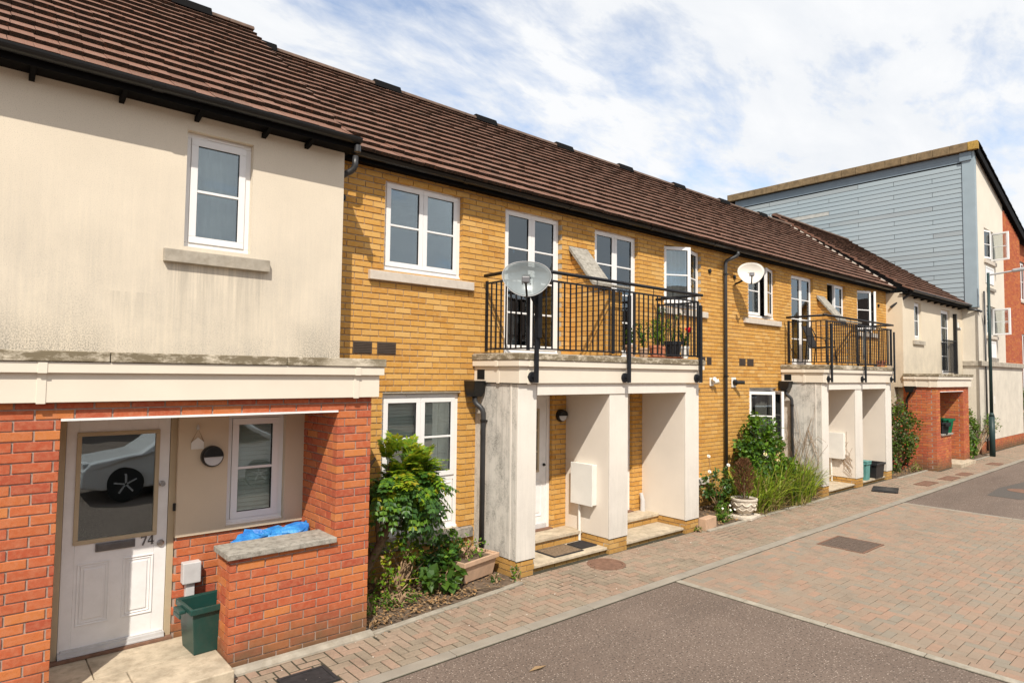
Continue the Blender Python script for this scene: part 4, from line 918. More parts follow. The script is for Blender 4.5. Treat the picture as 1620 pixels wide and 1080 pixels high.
def corner_building():
    X0, X1, XB, Yf, Yb = 26.15, 32.4, 29.85, 6.05, 15.0
    P = thing('corner_building', ((X0+X1)/2, Yf, 0), 'tall building with slate blue boarded side and white and red brick front', 'building')
    zt = lambda x: 10.40 - (x-X0)*.322
    wins = [(27.2, 28.45, 6.80, 7.92), (27.3, 28.5, 4.10, 5.16)]
    b = MB()
    for p, q, c, d in cells(X0, XB, .42, 8.9, [(*wins[0],), (*wins[1],)]): b.box(p, q, Yf, Yf+.25, c, d)
    b.prism([(X0, 8.9), (XB, 8.9), (XB, zt(XB)), (X0, zt(X0))], 'y', Yf, Yf+.25)
    b.box(XB, X1, Yf, Yf+.25, .42, 3.0); b.box(X0, X0+.25, Yf+.25, Yb, .0, 5.0)
    b.build('rendered_wall', M['white_wall'], P)
    ms = Masonry(P, 'red_brick', .225, .075)
    ms.wall('brick_wall', (0, Yf-.02), (1, 0), (0, -1), XB, X1, 3.17, 9.2, [(x_, x_+.26, zt(x_+.26)-.10, 12) for x_ in [XB+.25*q_ for q_ in range(11)]], 'red_mortar', .2); 
    ms.items = [it for it in ms.items if it[6] < zt(it[4]) - .1]
    ms.wall('brick_wall', (0, Yf-.015), (1, 0), (0, -1), X0+.0, X1, -.1, .40, [], 'red_mortar', .2)
    ms.finish(0)
    # brick wall backing follows the slope: hide what rises above with the roof
    MB().prism([(X0-.12, zt(X0)+.05), (X1+.7, zt(X1+.7)+.05), (X1+.7, zt(X1+.7)+.22), (X0-.12, zt(X0)+.22)], 'y', Yf-.11, Yb+.3).build('roof', M['soffit'], P)
    MB().prism([(X0-.12, zt(X0)-.08), (X1+.7, zt(X1+.7)-.08), (X1+.7, zt(X1+.7)+.24), (X0-.12, zt(X0)+.13)], 'y', Yf-.15, Yf-.115).build('barge_board', M['soffit'], P)
    for i in range(14):
        xa = X0-.1 + i*.5; MB().prism([(xa, zt(xa)+.225), (xa+.49, zt(xa+.49)+.245), (xa+.49, zt(xa+.49)+.29), (xa, zt(xa)+.26)], 'y', Yf-.18, Yf+.1).build('verge_tile', M['soffit'], P)
    yy = Yf-.17; k = 0
    while yy < Yb+.3:
        e = min(yy+(.52 if k else .3), Yb+.3); MB().box(X0-.22, X0-.06, yy+.004, e-.004, zt(X0)+.02, zt(X0)+.31).build('ridge_tile', M['lichen'] if k == 0 else M['verge'], P, .01); yy = e; k += 1
    # boards
    b = MB().box(X0-.03, X0-.0, Yf+.25, Yb, 5.0, 10.38); b.build('board_backing', M['dark'], P)
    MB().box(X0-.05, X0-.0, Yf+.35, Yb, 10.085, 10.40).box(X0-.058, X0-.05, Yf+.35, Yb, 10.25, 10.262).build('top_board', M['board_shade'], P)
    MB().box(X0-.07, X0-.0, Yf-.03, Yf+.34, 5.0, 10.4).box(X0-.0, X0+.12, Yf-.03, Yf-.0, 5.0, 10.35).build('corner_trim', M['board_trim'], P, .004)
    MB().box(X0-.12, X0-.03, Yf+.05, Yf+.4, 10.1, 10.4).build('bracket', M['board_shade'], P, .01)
    z = 5.06; n = 0
    while z < 9.93:
        yc = Yf+.352; off = (n % 3)*1.25+.9; ends = []
        y = yc; first = True
        while y < Yb-.01:
            e = min(y + (off if first else 3.6), Yb); first = False
            o = MB().add([(X0-.048, y+.006, z), (X0-.048, e-.006, z), (X0-.034, e-.006, z+.162), (X0-.034, y+.006, z+.162), (X0-.03, y+.006, z), (X0-.03, e-.006, z)], [(0,1,2,3),(0,4,5,1)])
            pale = n in (24,) and 8.3 < y < 12
            bo = o.build('board', M['board'] if not pale else M['board_pale'], P); y = e
        z += .166; n += 1
    # ledge
    MB().box(X0-.06, X1+.06, Yf-.09, Yf+.05, 3.0, 3.17).box(X0-.06, X0+.05, Yf+.05, Yb, 3.0, 3.17).build('ledge', M['concrete'], P, .01)
    window(P, *wins[0], Yf, 2, 1, kind='vert', opened={0: ('l', R_(-12)), 1: ('r', R_(78))}); window(P, *wins[1], Yf, 2, 1, kind='curtain', opened={1: ('r', R_(80))})
    MB().box(27.1, 28.6, Yf-.06, Yf+.05, 6.66, 6.79).build('sill', M['sill'], P); MB().box(27.2, 28.6, Yf-.06, Yf+.05, 3.98, 4.09).build('sill', M['sill'], P)
    MB().ring(27.25, 28.3, 5.95, 6.55, .05, Yf-.02, Yf+.02).box(27.25, 28.3, Yf-.008, Yf, 5.95, 6.55).build('lower_panel', M['pvc'], P); MB().box(27.35, 28.4, Yf-.06, Yf-.0, 5.70, 5.80).build('sill', M['sill_dark'], P)
    MB().ring(27.35, 28.4, 3.32, 3.9, .05, Yf-.02, Yf+.02).box(27.35, 28.4, Yf-.008, Yf, 3.32, 3.9).build('lower_panel', M['pvc'], P); MB().box(27.45, 28.5, Yf-.07, Yf-.0, 3.18, 3.30).build('sill', M['sill_dark'], P)
    downpipe(P, [(26.75, Yf-.06, 5.6), (26.78, Yf-.06, .1)], .03, (), 'pipe_grey')
    downpipe(P, [(26.0, 6.3, 4.95), (26.12, 6.02, 4.88), (26.3, 5.98, 4.86)], .04, (), 'pipe_grey')
    MB().box(X0+.3, X1-.1, 12.0, 12.1, 0, 8).box(X0+.3, X1-.1, Yf+.3, 12, 2.9, 3.1).box(X1-.25, X1, Yf+.25, Yb, 0, 8.2).box(X0+.26, X1-.26, Yb-.2, Yb, 0, 8.2).box(X0+.26, X1-.26, 8.4, 8.5, .1, 8.1).build('room_shell', M['room'], P)
    return P
cb = corner_building()
def end_building():
    X0, Y0 = 40.3, 7.6; P = thing('corner_building', (44, Y0, 0), 'distant red brick building with white windows at the right edge', 'building')
    ws = [(40.75, 41.9, 6.6, 8.6), (43.4, 44.6, 6.6, 8.6), (40.75, 41.9, 1.0, 4.9)]
    ms = Masonry(P, 'red_brick', .225, .075); ms.wall('brick_wall', (0, Y0), (1, 0), (0, -1), X0, 52, 0, 9.6, ws, 'red_mortar', .2); ms.wall('brick_wall', (X0, Y0), (0, 1), (-1, 0), .1, 7, 0, 9.6, [], 'red_mortar', .2); ms.finish(0)
    MB().prism([(Y0-.4, 9.5), (Y0-.4, 9.7), (Y0+3.6, 12.2), (Y0+7.6, 9.7), (Y0+7.6, 9.5)], 'x', X0-.4, 52.4).build('roof', M['soffit'], P)
    for a in ws: window(P, *a, Y0, 2, 1, kind='dark', sill=(a[0]-.1, a[1]+.1, a[2]))
    MB().box(X0+.3, 51.8, Y0+.8, Y0+1, 0, 9.4).build('room_shell', M['room'], P)
end_building()

def opposite_row():
    Yb = -18.0; P = thing('opposite_terrace', (8, Yb, 0), 'brick terrace across the street, seen only mirrored in the ground floor glass', 'house')
    b = MB(); ws = [(-22+5.5*i, -20.6+5.5*i, z, z+h) for i in range(13) for z, h in ((.9, 1.3), (3.6, 1.2))]
    for p, q, c, d in cells(-26, 50, 0, 5.2, ws): b.box(p, q, Yb-.3, Yb, c, d)
    b.build('wall', M['red_mortar'], P)
    MB().prism([(Yb+.35, 5.1), (Yb-4.2, 8.2), (Yb-8.6, 5.1)], 'x', -26.4, 50.4).build('roof', M['ridge'], P)
    for a, c, z0, z1 in ws: f = MB().ring(a, c, z0, z1, .07, Yb-.12, Yb-.05).box((a+c)/2-.04, (a+c)/2+.04, Yb-.12, Yb-.05, z0+.07, z1-.07).build('window', M['pvc'], P); MB().box(a+.07, c-.07, Yb-.10, Yb-.09, z0+.07, z1-.07).build('pane', M['tyre'], f)
opposite_row()

# ------------------------------------------------------------------ street lamp
lp = thing('street_lamp', (25.84, 5.66, 0), 'dark green street lamp standing in front of the white corner wall', 'street lamp')
MB().tube([(25.84, 5.66, 0), (25.84, 5.66, 1.32)], .085, 16).tube([(25.84, 5.66, 1.32), (25.84, 5.66, 1.45)], [.085, .052], 16).tube([(25.84, 5.66, 1.45), (25.84, 5.66, 6.1)], [.052, .042], 16).build('post', M['lamp_green'], lp, smooth=True)
MB().tube([(25.84, 5.70, 6.02), (25.86, 5.3, 6.06), (25.9, 4.95, 6.1)], .03, 10).build('arm', M['lamp_head'], lp)
MB().obox((25.92, 4.72, 6.13), (.09, 0, 0), (0, .30, -.02), (0, 0, .05)).build('lamp_head', M['lamp_head'], lp, .03)
MB().box(25.78, 25.90, 5.565, 5.572, 1.75, 2.0).build('sign_plate', M['meter_white'], lp)

# ------------------------------------------------------------------ satellite dishes
def dish(name, label, c, nrm, wd, ht, mat, arm_drop, anchor, facing_up=.0):
    P = thing(name, c, label, 'satellite dish', 'satellite dishes'); c = Vector(c); n = Vector(nrm).normalized(); sx = Vector((0, 0, 1)).cross(n).normalized()*-1; sy = n.cross(sx)*-1
    if sy.z < 0: sy = -sy
    b = MB(); NR, NT = 8, 40; vs = []; T = .006
    def P3(r, t, k): 
        e = 1 + .06*math.cos(2*t)*0 + (.05*math.sin(3*t) if True else 0)*r
        x, y = r*wd/2*math.cos(t)*e, r*ht/2*math.sin(t)*e; return c + sx*x + sy*y - n*(.07*(1-r*r) + k)
    for side, k in ((0, 0), (1, T)):
        for i in range(NR+1):
            for j in range(NT): vs.append(P3(i/NR, 2*math.pi*j/NT, k))
    S = (NR+1)*NT; fs = []
    for s in (0, S):
        for i in range(NR):
            for j in range(NT): q = (s+i*NT+j, s+i*NT+(j+1) % NT, s+(i+1)*NT+(j+1) % NT, s+(i+1)*NT+j); fs.append(q if s == 0 else q[::-1])
    fs += [(NR*NT+j, NR*NT+(j+1) % NT, S+NR*NT+(j+1) % NT, S+NR*NT+j) for j in range(NT)]
    b.add(vs, fs); b.build('reflector', M[mat], P, smooth=True)
    rim = MB().tube([P3(1, 2*math.pi*j/NT, .003) for j in range(NT+1)], .005, 6); rim.build('rim', M['lamp_head'] if mat == 'dish_clear' else M[mat], P)
    low = P3(.97, -math.pi/2, .0); foc = c + n*.30 + sy*(-ht*arm_drop) + sx*.03
    MB().tube([low - n*.03, low + n*.06 - sy*.01, foc], [.012, .013, .013], 8).build('arm', M['rail'], P)
    MB().obox(foc + n*-.01 + sy*.02, sx*.045, sy*.035, n*.03).tube([foc, foc - n*.06 + sy*.015], .03, 12).build('receiver', M['steel_dark'], P, .006)
    for dx_, dy_ in ((-.06, .02), (.06, .02), (-.06, -.16), (.06, -.16)):
        q = c + sx*wd*dx_*1.4 + sy*ht*(dy_+.02) - n*.06; MB().tube([q + n*.004, q - n*.03], .006, 6).build('bolt', M['black'], P)
    MB().obox(c - n*.12, sx*.05, sy*.06, n*.05).tube([c - n*.12, c - n*.16 - Vector((0, 0, .05)), Vector(anchor)], .02, 8).build('mount', M['rail'], P)
    return P
dish('satellite_dish', 'smoked see-through satellite dish mounted on the near balcony railing', (5.20, 5.78, 3.735), (-.62, -.78, .06), .60, .435, 'dish_clear', .24, (5.50, 5.91, 3.4))
MB_ = MB().box(5.475, 5.545, 5.86, 5.90, 3.02, 3.62)
tag(MB_.build('dish_bracket', M['rail']), 'dark flat bar bolted to the balcony post below the smoked dish', 'bracket')
dish('satellite_dish', 'off white satellite dish on the wall beside the black rainwater pipe', (11.93, 6.52, 4.64), (-.78, -.60, .10), .50, .43, 'dish_white', .30, (12.02, 6.93, 4.45))

# ------------------------------------------------------------------ security fittings
P = thing('security_light', (11.12, 6.93, 2.44), 'small white security light on the brickwork left of the rainwater pipe', 'security light')
MB().box(11.06, 11.18, 6.90, 6.93, 2.36, 2.52).build('back_plate', M['meter_white'], P, .01); MB().tube([(11.12, 6.90, 2.42), (11.2, 6.80, 2.46)], [.03, .045], 12).build('lamp', M['meter_white'], P); MB().tube([(11.13, 6.91, 2.47), (11.05, 6.8, 2.5)], .04, 12).build('sensor', M['meter_white'], P)
P = thing('security_camera', (11.95, 6.93, 2.42), 'black security camera on a white plate right of the rainwater pipe', 'security camera')
MB().box(11.86, 12.02, 6.905, 6.93, 2.33, 2.53).build('back_plate', M['meter_white'], P, .01); MB().lathe([(.06, 0), (.06, .05), (.03, .07)], (11.94, 6.905, 2.43), 16, axis=(0, -1, 0)).build('base', M['black'], P); MB().tube([(11.94, 6.85, 2.43), (12.05, 6.74, 2.43)], .035, 12).build('camera_body', M['black'], P)

# ------------------------------------------------------------------ porch fittings of the yellow pair
bulkhead_lamp(hy1, 6.955, 6.93, 1.93, .095)
def meter_box(P, x, label=None):
    m = MB().box(x-.105, x-.003, 6.285, 6.70, .66, 1.245).build('meter_cabinet', M['meter_white'], P, .006)
    MB().box(x-.118, x-.106, 6.275, 6.71, .65, 1.255).build('cabinet_door', M['meter_white'], m, .006)
    MB().tube([(x-.04, 6.60, .66), (x-.045, 6.585, .11)], .02, 10).build('conduit', M['meter_white'], m)
meter_box(hy1, 7.08); meter_box(hy2, 15.78)
MB().tube([(8.88, 6.85, .25), (8.88, 6.85, .42), (8.86, 6.87, .55)], [.045, .04, .03], 12).build('pipe_stub', M['meter'], hy1)

# ------------------------------------------------------------------ bins, mats, bag
def crate(name, label, x, y, z, wx, wy, h, mat, cat='recycling box', rot=0, taper=.86, group=None, lid=None, depth_open=True):
    P = thing(name, (x, y, z), label, cat, group); Rm = Matrix.Translation((x, y, z)) @ Matrix.Rotation(rot, 4, 'Z')
    def fr(s, zz, k=0): return [(sx*(wx/2*s-k), sy*(wy/2*s-k), zz) for sx, sy in ((-1,-1),(1,-1),(1,1),(-1,1))]
    b = MB(); b.add(fr(taper, 0)+fr(1, h)+fr(taper, .012, .01)+fr(1, h, .012), [(0,3,2,1),(0,1,5,4),(1,2,6,5),(2,3,7,6),(3,0,4,7),(8,9,10,11),(9,8,12,13),(10,9,13,14),(11,10,14,15),(8,11,15,12),(4,5,13,12),(5,6,14,13),(6,7,15,14),(7,4,12,15)]); b.xform(Rm); b.build('body', M[mat], P, .008)
    r = MB().box(-wx/2-.022, wx/2+.022, -wy/2-.022, -wy/2+.002, h-.045, h+.006).box(-wx/2-.022, wx/2+.022, wy/2-.002, wy/2+.022, h-.045, h+.006).box(-wx/2-.022, -wx/2+.002, -wy/2+.002, wy/2-.002, h-.045, h+.006).box(wx/2-.002, wx/2+.022, -wy/2+.002, wy/2-.002, h-.045, h+.006); r.xform(Rm); r.build('rim', M[mat], P, .006)
    for s in (-1, 1):
        hd = MB().box(s*(wx/2+.022), s*(wx/2+.075), -.085, .085, h-.05, h-.02).box(s*(wx/2+.06), s*(wx/2+.075), -.085, .085, h-.09, h-.05); hd.xform(Rm); hd.build('handle', M[mat], P, .008)
    if lid: l = MB().box(-wx/2-.03, wx/2+.03, -wy/2-.03, wy/2+.03, h+.008, h+.04); l.xform(Rm); l.build('lid', M[lid], P, .01)
    return P
crate('recycling_box', 'open dark green recycling box beside the white front door', 1.735, 6.14, .12, .36, .36, .40, 'green_bin', rot=R_(4), taper=.82)
crate('food_bin', 'upright teal food caddy on the step of the second white porch', 16.60, 6.20, .10, .24, .22, .42, 'teal_bin', 'food bin', lid='teal_bin', taper=.9)
crate('recycling_box', 'low black recycling box beside the teal food caddy', 17.24, 6.22, .10, .54, .36, .36, 'black_bin', taper=.85)
crate('recycling_box', 'bright green recycling box on the far low brick porch wall', 21.60, 5.98, .985, .62, .38, .42, 'green_bin2', rot=R_(62), taper=.8)
crate('recycling_box', 'small dark grey box in front of the bright green recycling box', 21.10, 5.84, .985, .42, .26, .33, 'black_bin', rot=R_(62), taper=.8)
crate('food_bin', 'pale grey food caddy on the step of the far brick porch', 21.98, 6.0, .12, .24, .22, .40, 'grey_bin', 'food bin', lid='grey_bin', taper=.88)
def doormat(label, x0, x1, y0, y1, mat, rot=0):
    P = MB().box(x0, x1, y0, y1, .1015, .118).build('doormat', M[mat], None, .004); tag(P, label, 'doormat', 'doormats')
    if mat == 'mat': MB().ring(x0-.02, x1+.02, 0, 1, .04, 0, 1) ; r = MB().box(x0-.025, x1+.025, y0-.025, y0, .101, .112).box(x0-.025, x1+.025, y1, y1+.025, .101, .112).box(x0-.025, x0, y0, y1, .101, .112).box(x1, x1+.025, y0, y1, .101, .112).build('rubber_edge', M['rubber'], P)
doormat('brown coir doormat with black edge on the first white porch step', 6.14, 6.66, 6.20, 6.54, 'mat')
doormat('plain black rubber mat beside the brown coir doormat', 6.72, 7.04, 6.24, 6.54, 'rubber')
doormat('dark mat lying at the left of the second doorway step', 7.50, 7.66, 6.30, 6.55, 'rubber')
lid = MB().obox((15.95, 5.5, .035), (.33, .10, .0), (-.09, .24, 0), (0, 0, .012)).build('box_lid', M['black_bin'], None, .006); tag(lid, 'flat black box lid lying on the pavement before the second white porch', 'lid')
MB().obox((15.95, 5.5, .052), (.28, .085, 0), (-.075, .20, 0), (0, 0, .004)).build('raised_panel', M['black_bin'], lid, .003)
# crumpled blue bag behind the near porch wall
m = MB(); NX, NZ = 34, 30
def bagp(t, v):
    x = 2.36 + .37*math.cos(t)*(1-.06*v); y = 6.29 + .15*math.sin(t)*(1-.1*v); z = .12 + .88*v + .022*math.sin(3*t+1)*v + .03*math.cos(t-.6)*v
    f = .018*math.sin(7*t+5*v) + .014*math.sin(13*t-9*v) + .01*math.sin(23*t+17*v)
    return (x + f*math.cos(t)*1.4, y + f*math.sin(t), z + .012*math.sin(9*t+14*v))
for i in range(NX):
    for j in range(NZ+1): m.v.append(bagp(2*math.pi*i/NX, j/NZ))
for i in range(NX):
    for j in range(NZ): a, b = i*(NZ+1)+j, ((i+1) % NX)*(NZ+1)+j; m.f.append((a, b, b+1, a+1)); m.m.append(0)
tops = [i*(NZ+1)+NZ for i in range(NX)]; cz = len(m.v)
for k, s in ((1, .6), (2, .25)):
    for i in range(NX): p = Vector(m.v[tops[i]]); q = Vector((2.36, 6.29, .985)); r_ = q.lerp(p, s); m.v.append((r_.x, r_.y, r_.z + .016*math.sin(i*1.9+k) - .01*k))
ring0 = tops
for k in (0, 1):
    ring1 = [cz + k*NX + i for i in range(NX)]
    for i in range(NX): m.f.append((ring0[i], ring0[(i+1) % NX], ring1[(i+1) % NX], ring1[i])); m.m.append(0)
    ring0 = ring1
m.f.append(tuple(ring0)); m.m.append(0)
m.v = [(a+random.gauss(0, .006), b+random.gauss(0, .006), c+random.gauss(0, .006)) if c > .3 else (a, b, c) for a, b, c in m.v]; bg_ = m.build('blue_bag', M['blue_bag']); tag(bg_, 'crumpled blue plastic bag stuffed behind the stone-topped porch wall', 'bag')

# ------------------------------------------------------------------ covers in the ground
def cover_rect(label, x0, x1, y0, y1, z, mat, nx, ny, frame='rust', diamonds=True):
    P = thing('manhole_cover', ((x0+x1)/2, (y0+y1)/2, 0), label, 'manhole cover', 'manhole covers')
    MB().box(x0, x1, y0, y1, z-.04, z-.004).build('lid', M[mat], P)
    MB().box(x0-.03, x1+.03, y0-.03, y0-.002, z-.04, z+.001).box(x0-.03, x1+.03, y1+.002, y1+.03, z-.04, z+.001).box(x0-.03, x0-.002, y0-.002, y1+.002, z-.04, z+.001).box(x1+.002, x1+.03, y0-.002, y1+.002, z-.04, z+.001).build('frame', M[frame], P)
    b = MB()
    for i in range(nx):
        for j in range(ny):
            cx_, cy_ = x0 + (x1-x0)*(i+.5)/nx, y0 + (y1-y0)*(j+.5)/ny; a = .36*(x1-x0)/nx; c = .36*(y1-y0)/ny
            b.box(cx_-a, cx_+a, cy_-c, cy_+c, z-.005, z+.001)
    if nx: b.build('tread', M[mat], P)
    return P
cover_rect('square patterned iron cover set in the block paved road', 10.05, 10.79, 3.79, 4.41, .014, 'iron', 14, 9)
cover_rect('flat black square cover on the pavement before the red brick wall', 2.1, 2.45, 5.05, 5.31, .02, 'rubber', 0, 0, 'rubber')
P = thing('manhole_cover', (6.68, 5.76, 0), 'round reddish brown cover in the pavement before the first porch', 'manhole cover', 'manhole covers')
MB().lathe([(.215, -.03), (.215, .019), (.20, .021)], (6.68, 5.76, 0), 32).build('lid', M['rust'], P); MB().lathe([(.262, -.03), (.262, .017), (.222, .018), (.222, -.03)], (6.68, 5.76, 0), 32, caps=False).build('frame', M['rust'], P)
for lb, x0, x1, y0, y1 in (('long rusty cover at the kerb before the berry shrub', 17.45, 18.2, 5.12, 5.36), ('grey brown cover between two rusty ones before the far brick porch', 18.85, 19.6, 5.02, 5.25), ('third small rusty cover in front of the far brick porch', 20.1, 20.7, 5.0, 5.2), ('dark small cover near the foot of the street lamp', 23.3, 23.9, 5.0, 5.25)):
    cover_rect(lb, x0, x1, y0, y1, .022, 'rust', 0, 0)
pt = MB().add([(17.2, 3.28, .004), (19.6, 3.0, .004), (20.6, 3.75, .004), (18.6, 3.98, .004), (17.25, 3.9, .004)], [(0,1,2,3,4)]).build('road_patch', M['tar'], road)
MB().lathe([(.3, -.02), (.3, .008)], (18.55, 3.5, 0), 24).build('road_cover', M['rust'], road)
lf_ = MB().add([(3.80, 4.14, .006), (3.90, 4.10, .02), (4.0, 4.13, .006), (3.9, 4.17, .012)], [(0,1,2,3)]).build('fallen_leaf', M['litter']); tag(lf_, 'single pale fallen leaf on the near tarmac', 'leaf')
st = MB().tube([(4.50, 6.02, .05), (4.72, 5.93, .06), (4.97, 5.86, .05)], [.007, .008, .005], 6).build('stick', M['bark']); tag(st, 'thin dry stick lying on the soil of the near bed', 'stick')
# planter trough
P = thing('planter_trough', (4.90, 6.42, 0), 'faded terracotta trough planter by the drainpipe of the first porch', 'planter')
b = MB(); zt_ = .31; T_ = Matrix.Translation((4.86, 6.45, .05)) @ Matrix.Rotation(R_(12), 4, 'Z')
def rr(hx, hy, z): return [(-hx, -hy, z), (hx, -hy, z), (hx, hy, z), (-hx, hy, z)]
b.add(rr(.27, .19, 0)+rr(.31, .23, .24)+rr(.28, .20, .24)+rr(.27, .19, .19), [(0,3,2,1)]+[(i, (i+1) % 4, 4+(i+1) % 4, 4+i) for i in range(4)]+[(4+i, 4+(i+1) % 4, 8+(i+1) % 4, 8+i) for i in range(4)]+[(8+i, 8+(i+1) % 4, 12+(i+1) % 4, 12+i) for i in range(4)]); b.xform(T_); b.build('body', M['trough'], P, .006)
b = MB().box(-.33, .33, -.25, -.222, .20, .26).box(-.33, .33, .222, .25, .20, .26).box(-.33, -.302, -.222, .222, .20, .26).box(.302, .33, -.222, .222, .20, .26); b.xform(T_); b.build('rim', M['trough'], P, .008)
b = MB().box(-.27, .27, -.19, .19, .19, .225); b.xform(T_); b.build('soil', M['soil'], P)
blk = MB().obox((9.56, 6.03, .10), (.19, .02, 0), (-.01, .07, 0), (0, 0, .10)).build('terracotta_block', M['trough'], None, .01); tag(blk, 'plain terracotta slab leaning at the right foot of the first porch', 'slab')

# stone urn
ux, uy = 10.80, 6.06; P = thing('stone_urn', (ux, uy, 0), 'carved pale stone urn planted with a browned conifer', 'urn')
MB().obox((ux, uy, .045), (.235, .04, 0), (-.04, .21, 0), (0, 0, .03)).build('plinth', M['urn'], P, .012)
b = MB().lathe([(.11, .075), (.13, .09), (.12, .11), (.155, .14), (.195, .20), (.213, .28), (.217, .325), (.232, .335), (.232, .365), (.205, .37), (.19, .335), (.0, .33)], (ux, uy, 0), 40, caps=False); b.build('bowl', M['urn'], P, smooth=False)
b = MB()
for k in range(9):
    a0 = 2*math.pi*k/9; pts = []
    for i in range(11): a = a0 + 2*math.pi/9*i/10; pts.append((ux+.214*math.cos(a), uy+.214*math.sin(a), .298 - .05*math.sin(math.pi*i/10)))
    b.tube(pts, .013, 6)
    pts = []
    for i in range(9): a = a0 + 2*math.pi/9*(i/8+.5); r_ = .245 + .0*i; pts.append((ux+(.197)*math.cos(a), uy+.197*math.sin(a), .205 - .035*math.sin(math.pi*i/8)))
    b.tube(pts, .011, 6)
b.build('carved_swags', M['urn'], P, smooth=True)
MB().lathe([(.192, .34), (.0, .355)], (ux, uy, 0), 24, caps=False).build('soil', M['soil'], P)

# ------------------------------------------------------------------ planting
def leaf_quad(m, c, d, w, nrm, mi=0, fold=.25):
    """one pointed leaf from c along d (length in d), folded along its midrib"""
    c, d, n = Vector(c), Vector(d), Vector(nrm); s = d.cross(n); s = s.normalized()*w if s.length > 1e-6 else d.orthogonal().normalized()*w; lift = n.normalized()*w*fold
    m.add([c, c+d*.45+s+lift, c+d, c+d*.45-s+lift, c+d*.45], [(0,4,2,1),(0,3,2,4)], mi)
def rv(): 
    v = Vector((random.gauss(0, 1), random.gauss(0, 1), random.gauss(0, 1))); return v.normalized()
def bush(name, label, cat, c, rad, n, leaf, mats, stems=7, group=None, base=None, ymax=None, dens=1.0, droop=.2, weights=None, zmin=.05, stem_mat='twig', wratio=.32):
    c = Vector(c); P = thing(name, (c.x, c.y, 0), label, cat, group); base = Vector(base or (c.x, c.y, .02)); m = MB(); tw = MB(); tips = []
    for _ in range(stems*5):
        v = rv(); p = c + Vector((v.x*rad[0], v.y*rad[1], v.z*rad[2]))*random.uniform(.45, 1)
        if ymax and p.y > ymax: p.y = ymax - random.uniform(0, .1)
        p.z = max(p.z, zmin); tips.append(p)
        if len(tips) <= stems*2: mid = base.lerp(p, .5) + Vector((random.uniform(-.06, .06), random.uniform(-.06, .06), .08)); tw.tube([base + Vector((random.uniform(-.06, .06), random.uniform(-.05, .05), 0)), mid, p], [.012, .008, .003], 5)
    tw.build('stems', M[stem_mat], P)
    for _ in range(n):
        t = random.choice(tips); q = t + rv()*random.uniform(0, .13)*max(rad)*1.6; r_ = (q-c); 
        if ymax and q.y > ymax: continue
        if q.z < zmin: q.z = zmin + random.random()*.04
        d = (rv() + r_.normalized()*.5 - Vector((0, 0, droop))).normalized()*leaf*random.uniform(.6, 1.3); nn = (rv()*.6 + Vector((0, 0, 1)) + r_.normalized()*.4)
        mi = random.choices(range(len(mats)), weights or [1]*len(mats))[0]
        leaf_quad(m, q, d, leaf*wratio*random.uniform(.7, 1.2), nn, mi)
    m.build('foliage', [M[k] for k in mats], P, fix=False); return P
def blossom(P, c, r, mat, n=9, nrm=(-.5, -.7, .5)):
    m = MB(); c = Vector(c); nr = Vector(nrm).normalized(); a = nr.orthogonal().normalized(); b = nr.cross(a)
    for ring, (rr_, tilt) in enumerate(((1, .25), (.7, .7), (.4, 1.3))):
        for k in range(n-ring*2):
            t = 2*math.pi*k/(n-ring*2) + ring; d = (a*math.cos(t) + b*math.sin(t))*rr_*r + nr*tilt*r*.6; s = nr.cross(d).normalized()*r*.42; m.add([c, c+d*.6+s, c+d, c+d*.6-s], [(0,1,2,3)])
    return m.build('flower', M[mat], P, fix=False)

# pinnate-leaved shrub with a leaning trunk, next to the near brick pier
P = thing('mahonia_shrub', (3.52, 6.5, 0), 'tall shrub with leaning bare trunk and yellow tipped pinnate leaves below the window', 'shrub')
tr_ = MB().tube([(3.40, 6.55, .0), (3.47, 6.50, .32), (3.60, 6.42, .62), (3.72, 6.40, .86), (3.80, 6.38, 1.05)], [.055, .05, .048, .04, .03], 9).tube([(3.28, 6.62, .0), (3.30, 6.60, .5), (3.33, 6.55, 1.0), (3.42, 6.50, 1.4)], [.06, .055, .05, .03], 9).tube([(3.36, 6.6, 0), (3.40, 6.62, .5), (3.50, 6.6, .95), (3.6, 6.5, 1.3)], [.03, .03, .025, .02], 7)
tr_.tube([(3.60, 6.42, .62), (3.58, 6.45, .9), (3.65, 6.46, 1.2)], [.03, .025, .02], 7).tube([(3.80, 6.38, 1.05), (3.85, 6.38, 1.3), (3.88, 6.40, 1.5)], [.03, .022, .015], 7).tube([(3.42, 6.50, 1.4), (3.55, 6.45, 1.6)], [.03, .015], 7).tube([(3.65, 6.46, 1.2), (3.72, 6.42, 1.55)], [.02, .012], 7); tr_.build('trunk', M['bark'], P, smooth=True)
m = MB(); heads = []
for k in range(40):
    v = rv(); v.z = abs(v.z) if k < 16 else v.z; rr_ = random.uniform(.25, 1); heads.append(((3.90 + v.x*.36*rr_, 6.36 + v.y*.15, 1.28 + v.z*.30*rr_), 6, max(0, min(1, (v.z*rr_+.05)*1.4)), v))
for hx, hy, hz in ((3.66, 6.40, 1.58), (3.92, 6.34, 1.60), (4.12, 6.36, 1.50), (3.80, 6.42, 1.64)): heads.append(((hx, hy, hz), 6, .9, Vector((random.uniform(-.4, .4), -.1, .9)).normalized()))
for k in range(16): heads.append(((3.86 + random.uniform(-.30, .32), 6.29 + random.uniform(-.06, .10), 1.36 + random.uniform(-.16, .14)), 5, random.choice((.1, .3, .55)), Vector((random.uniform(-1, 1), -.5, -.15)).normalized()))
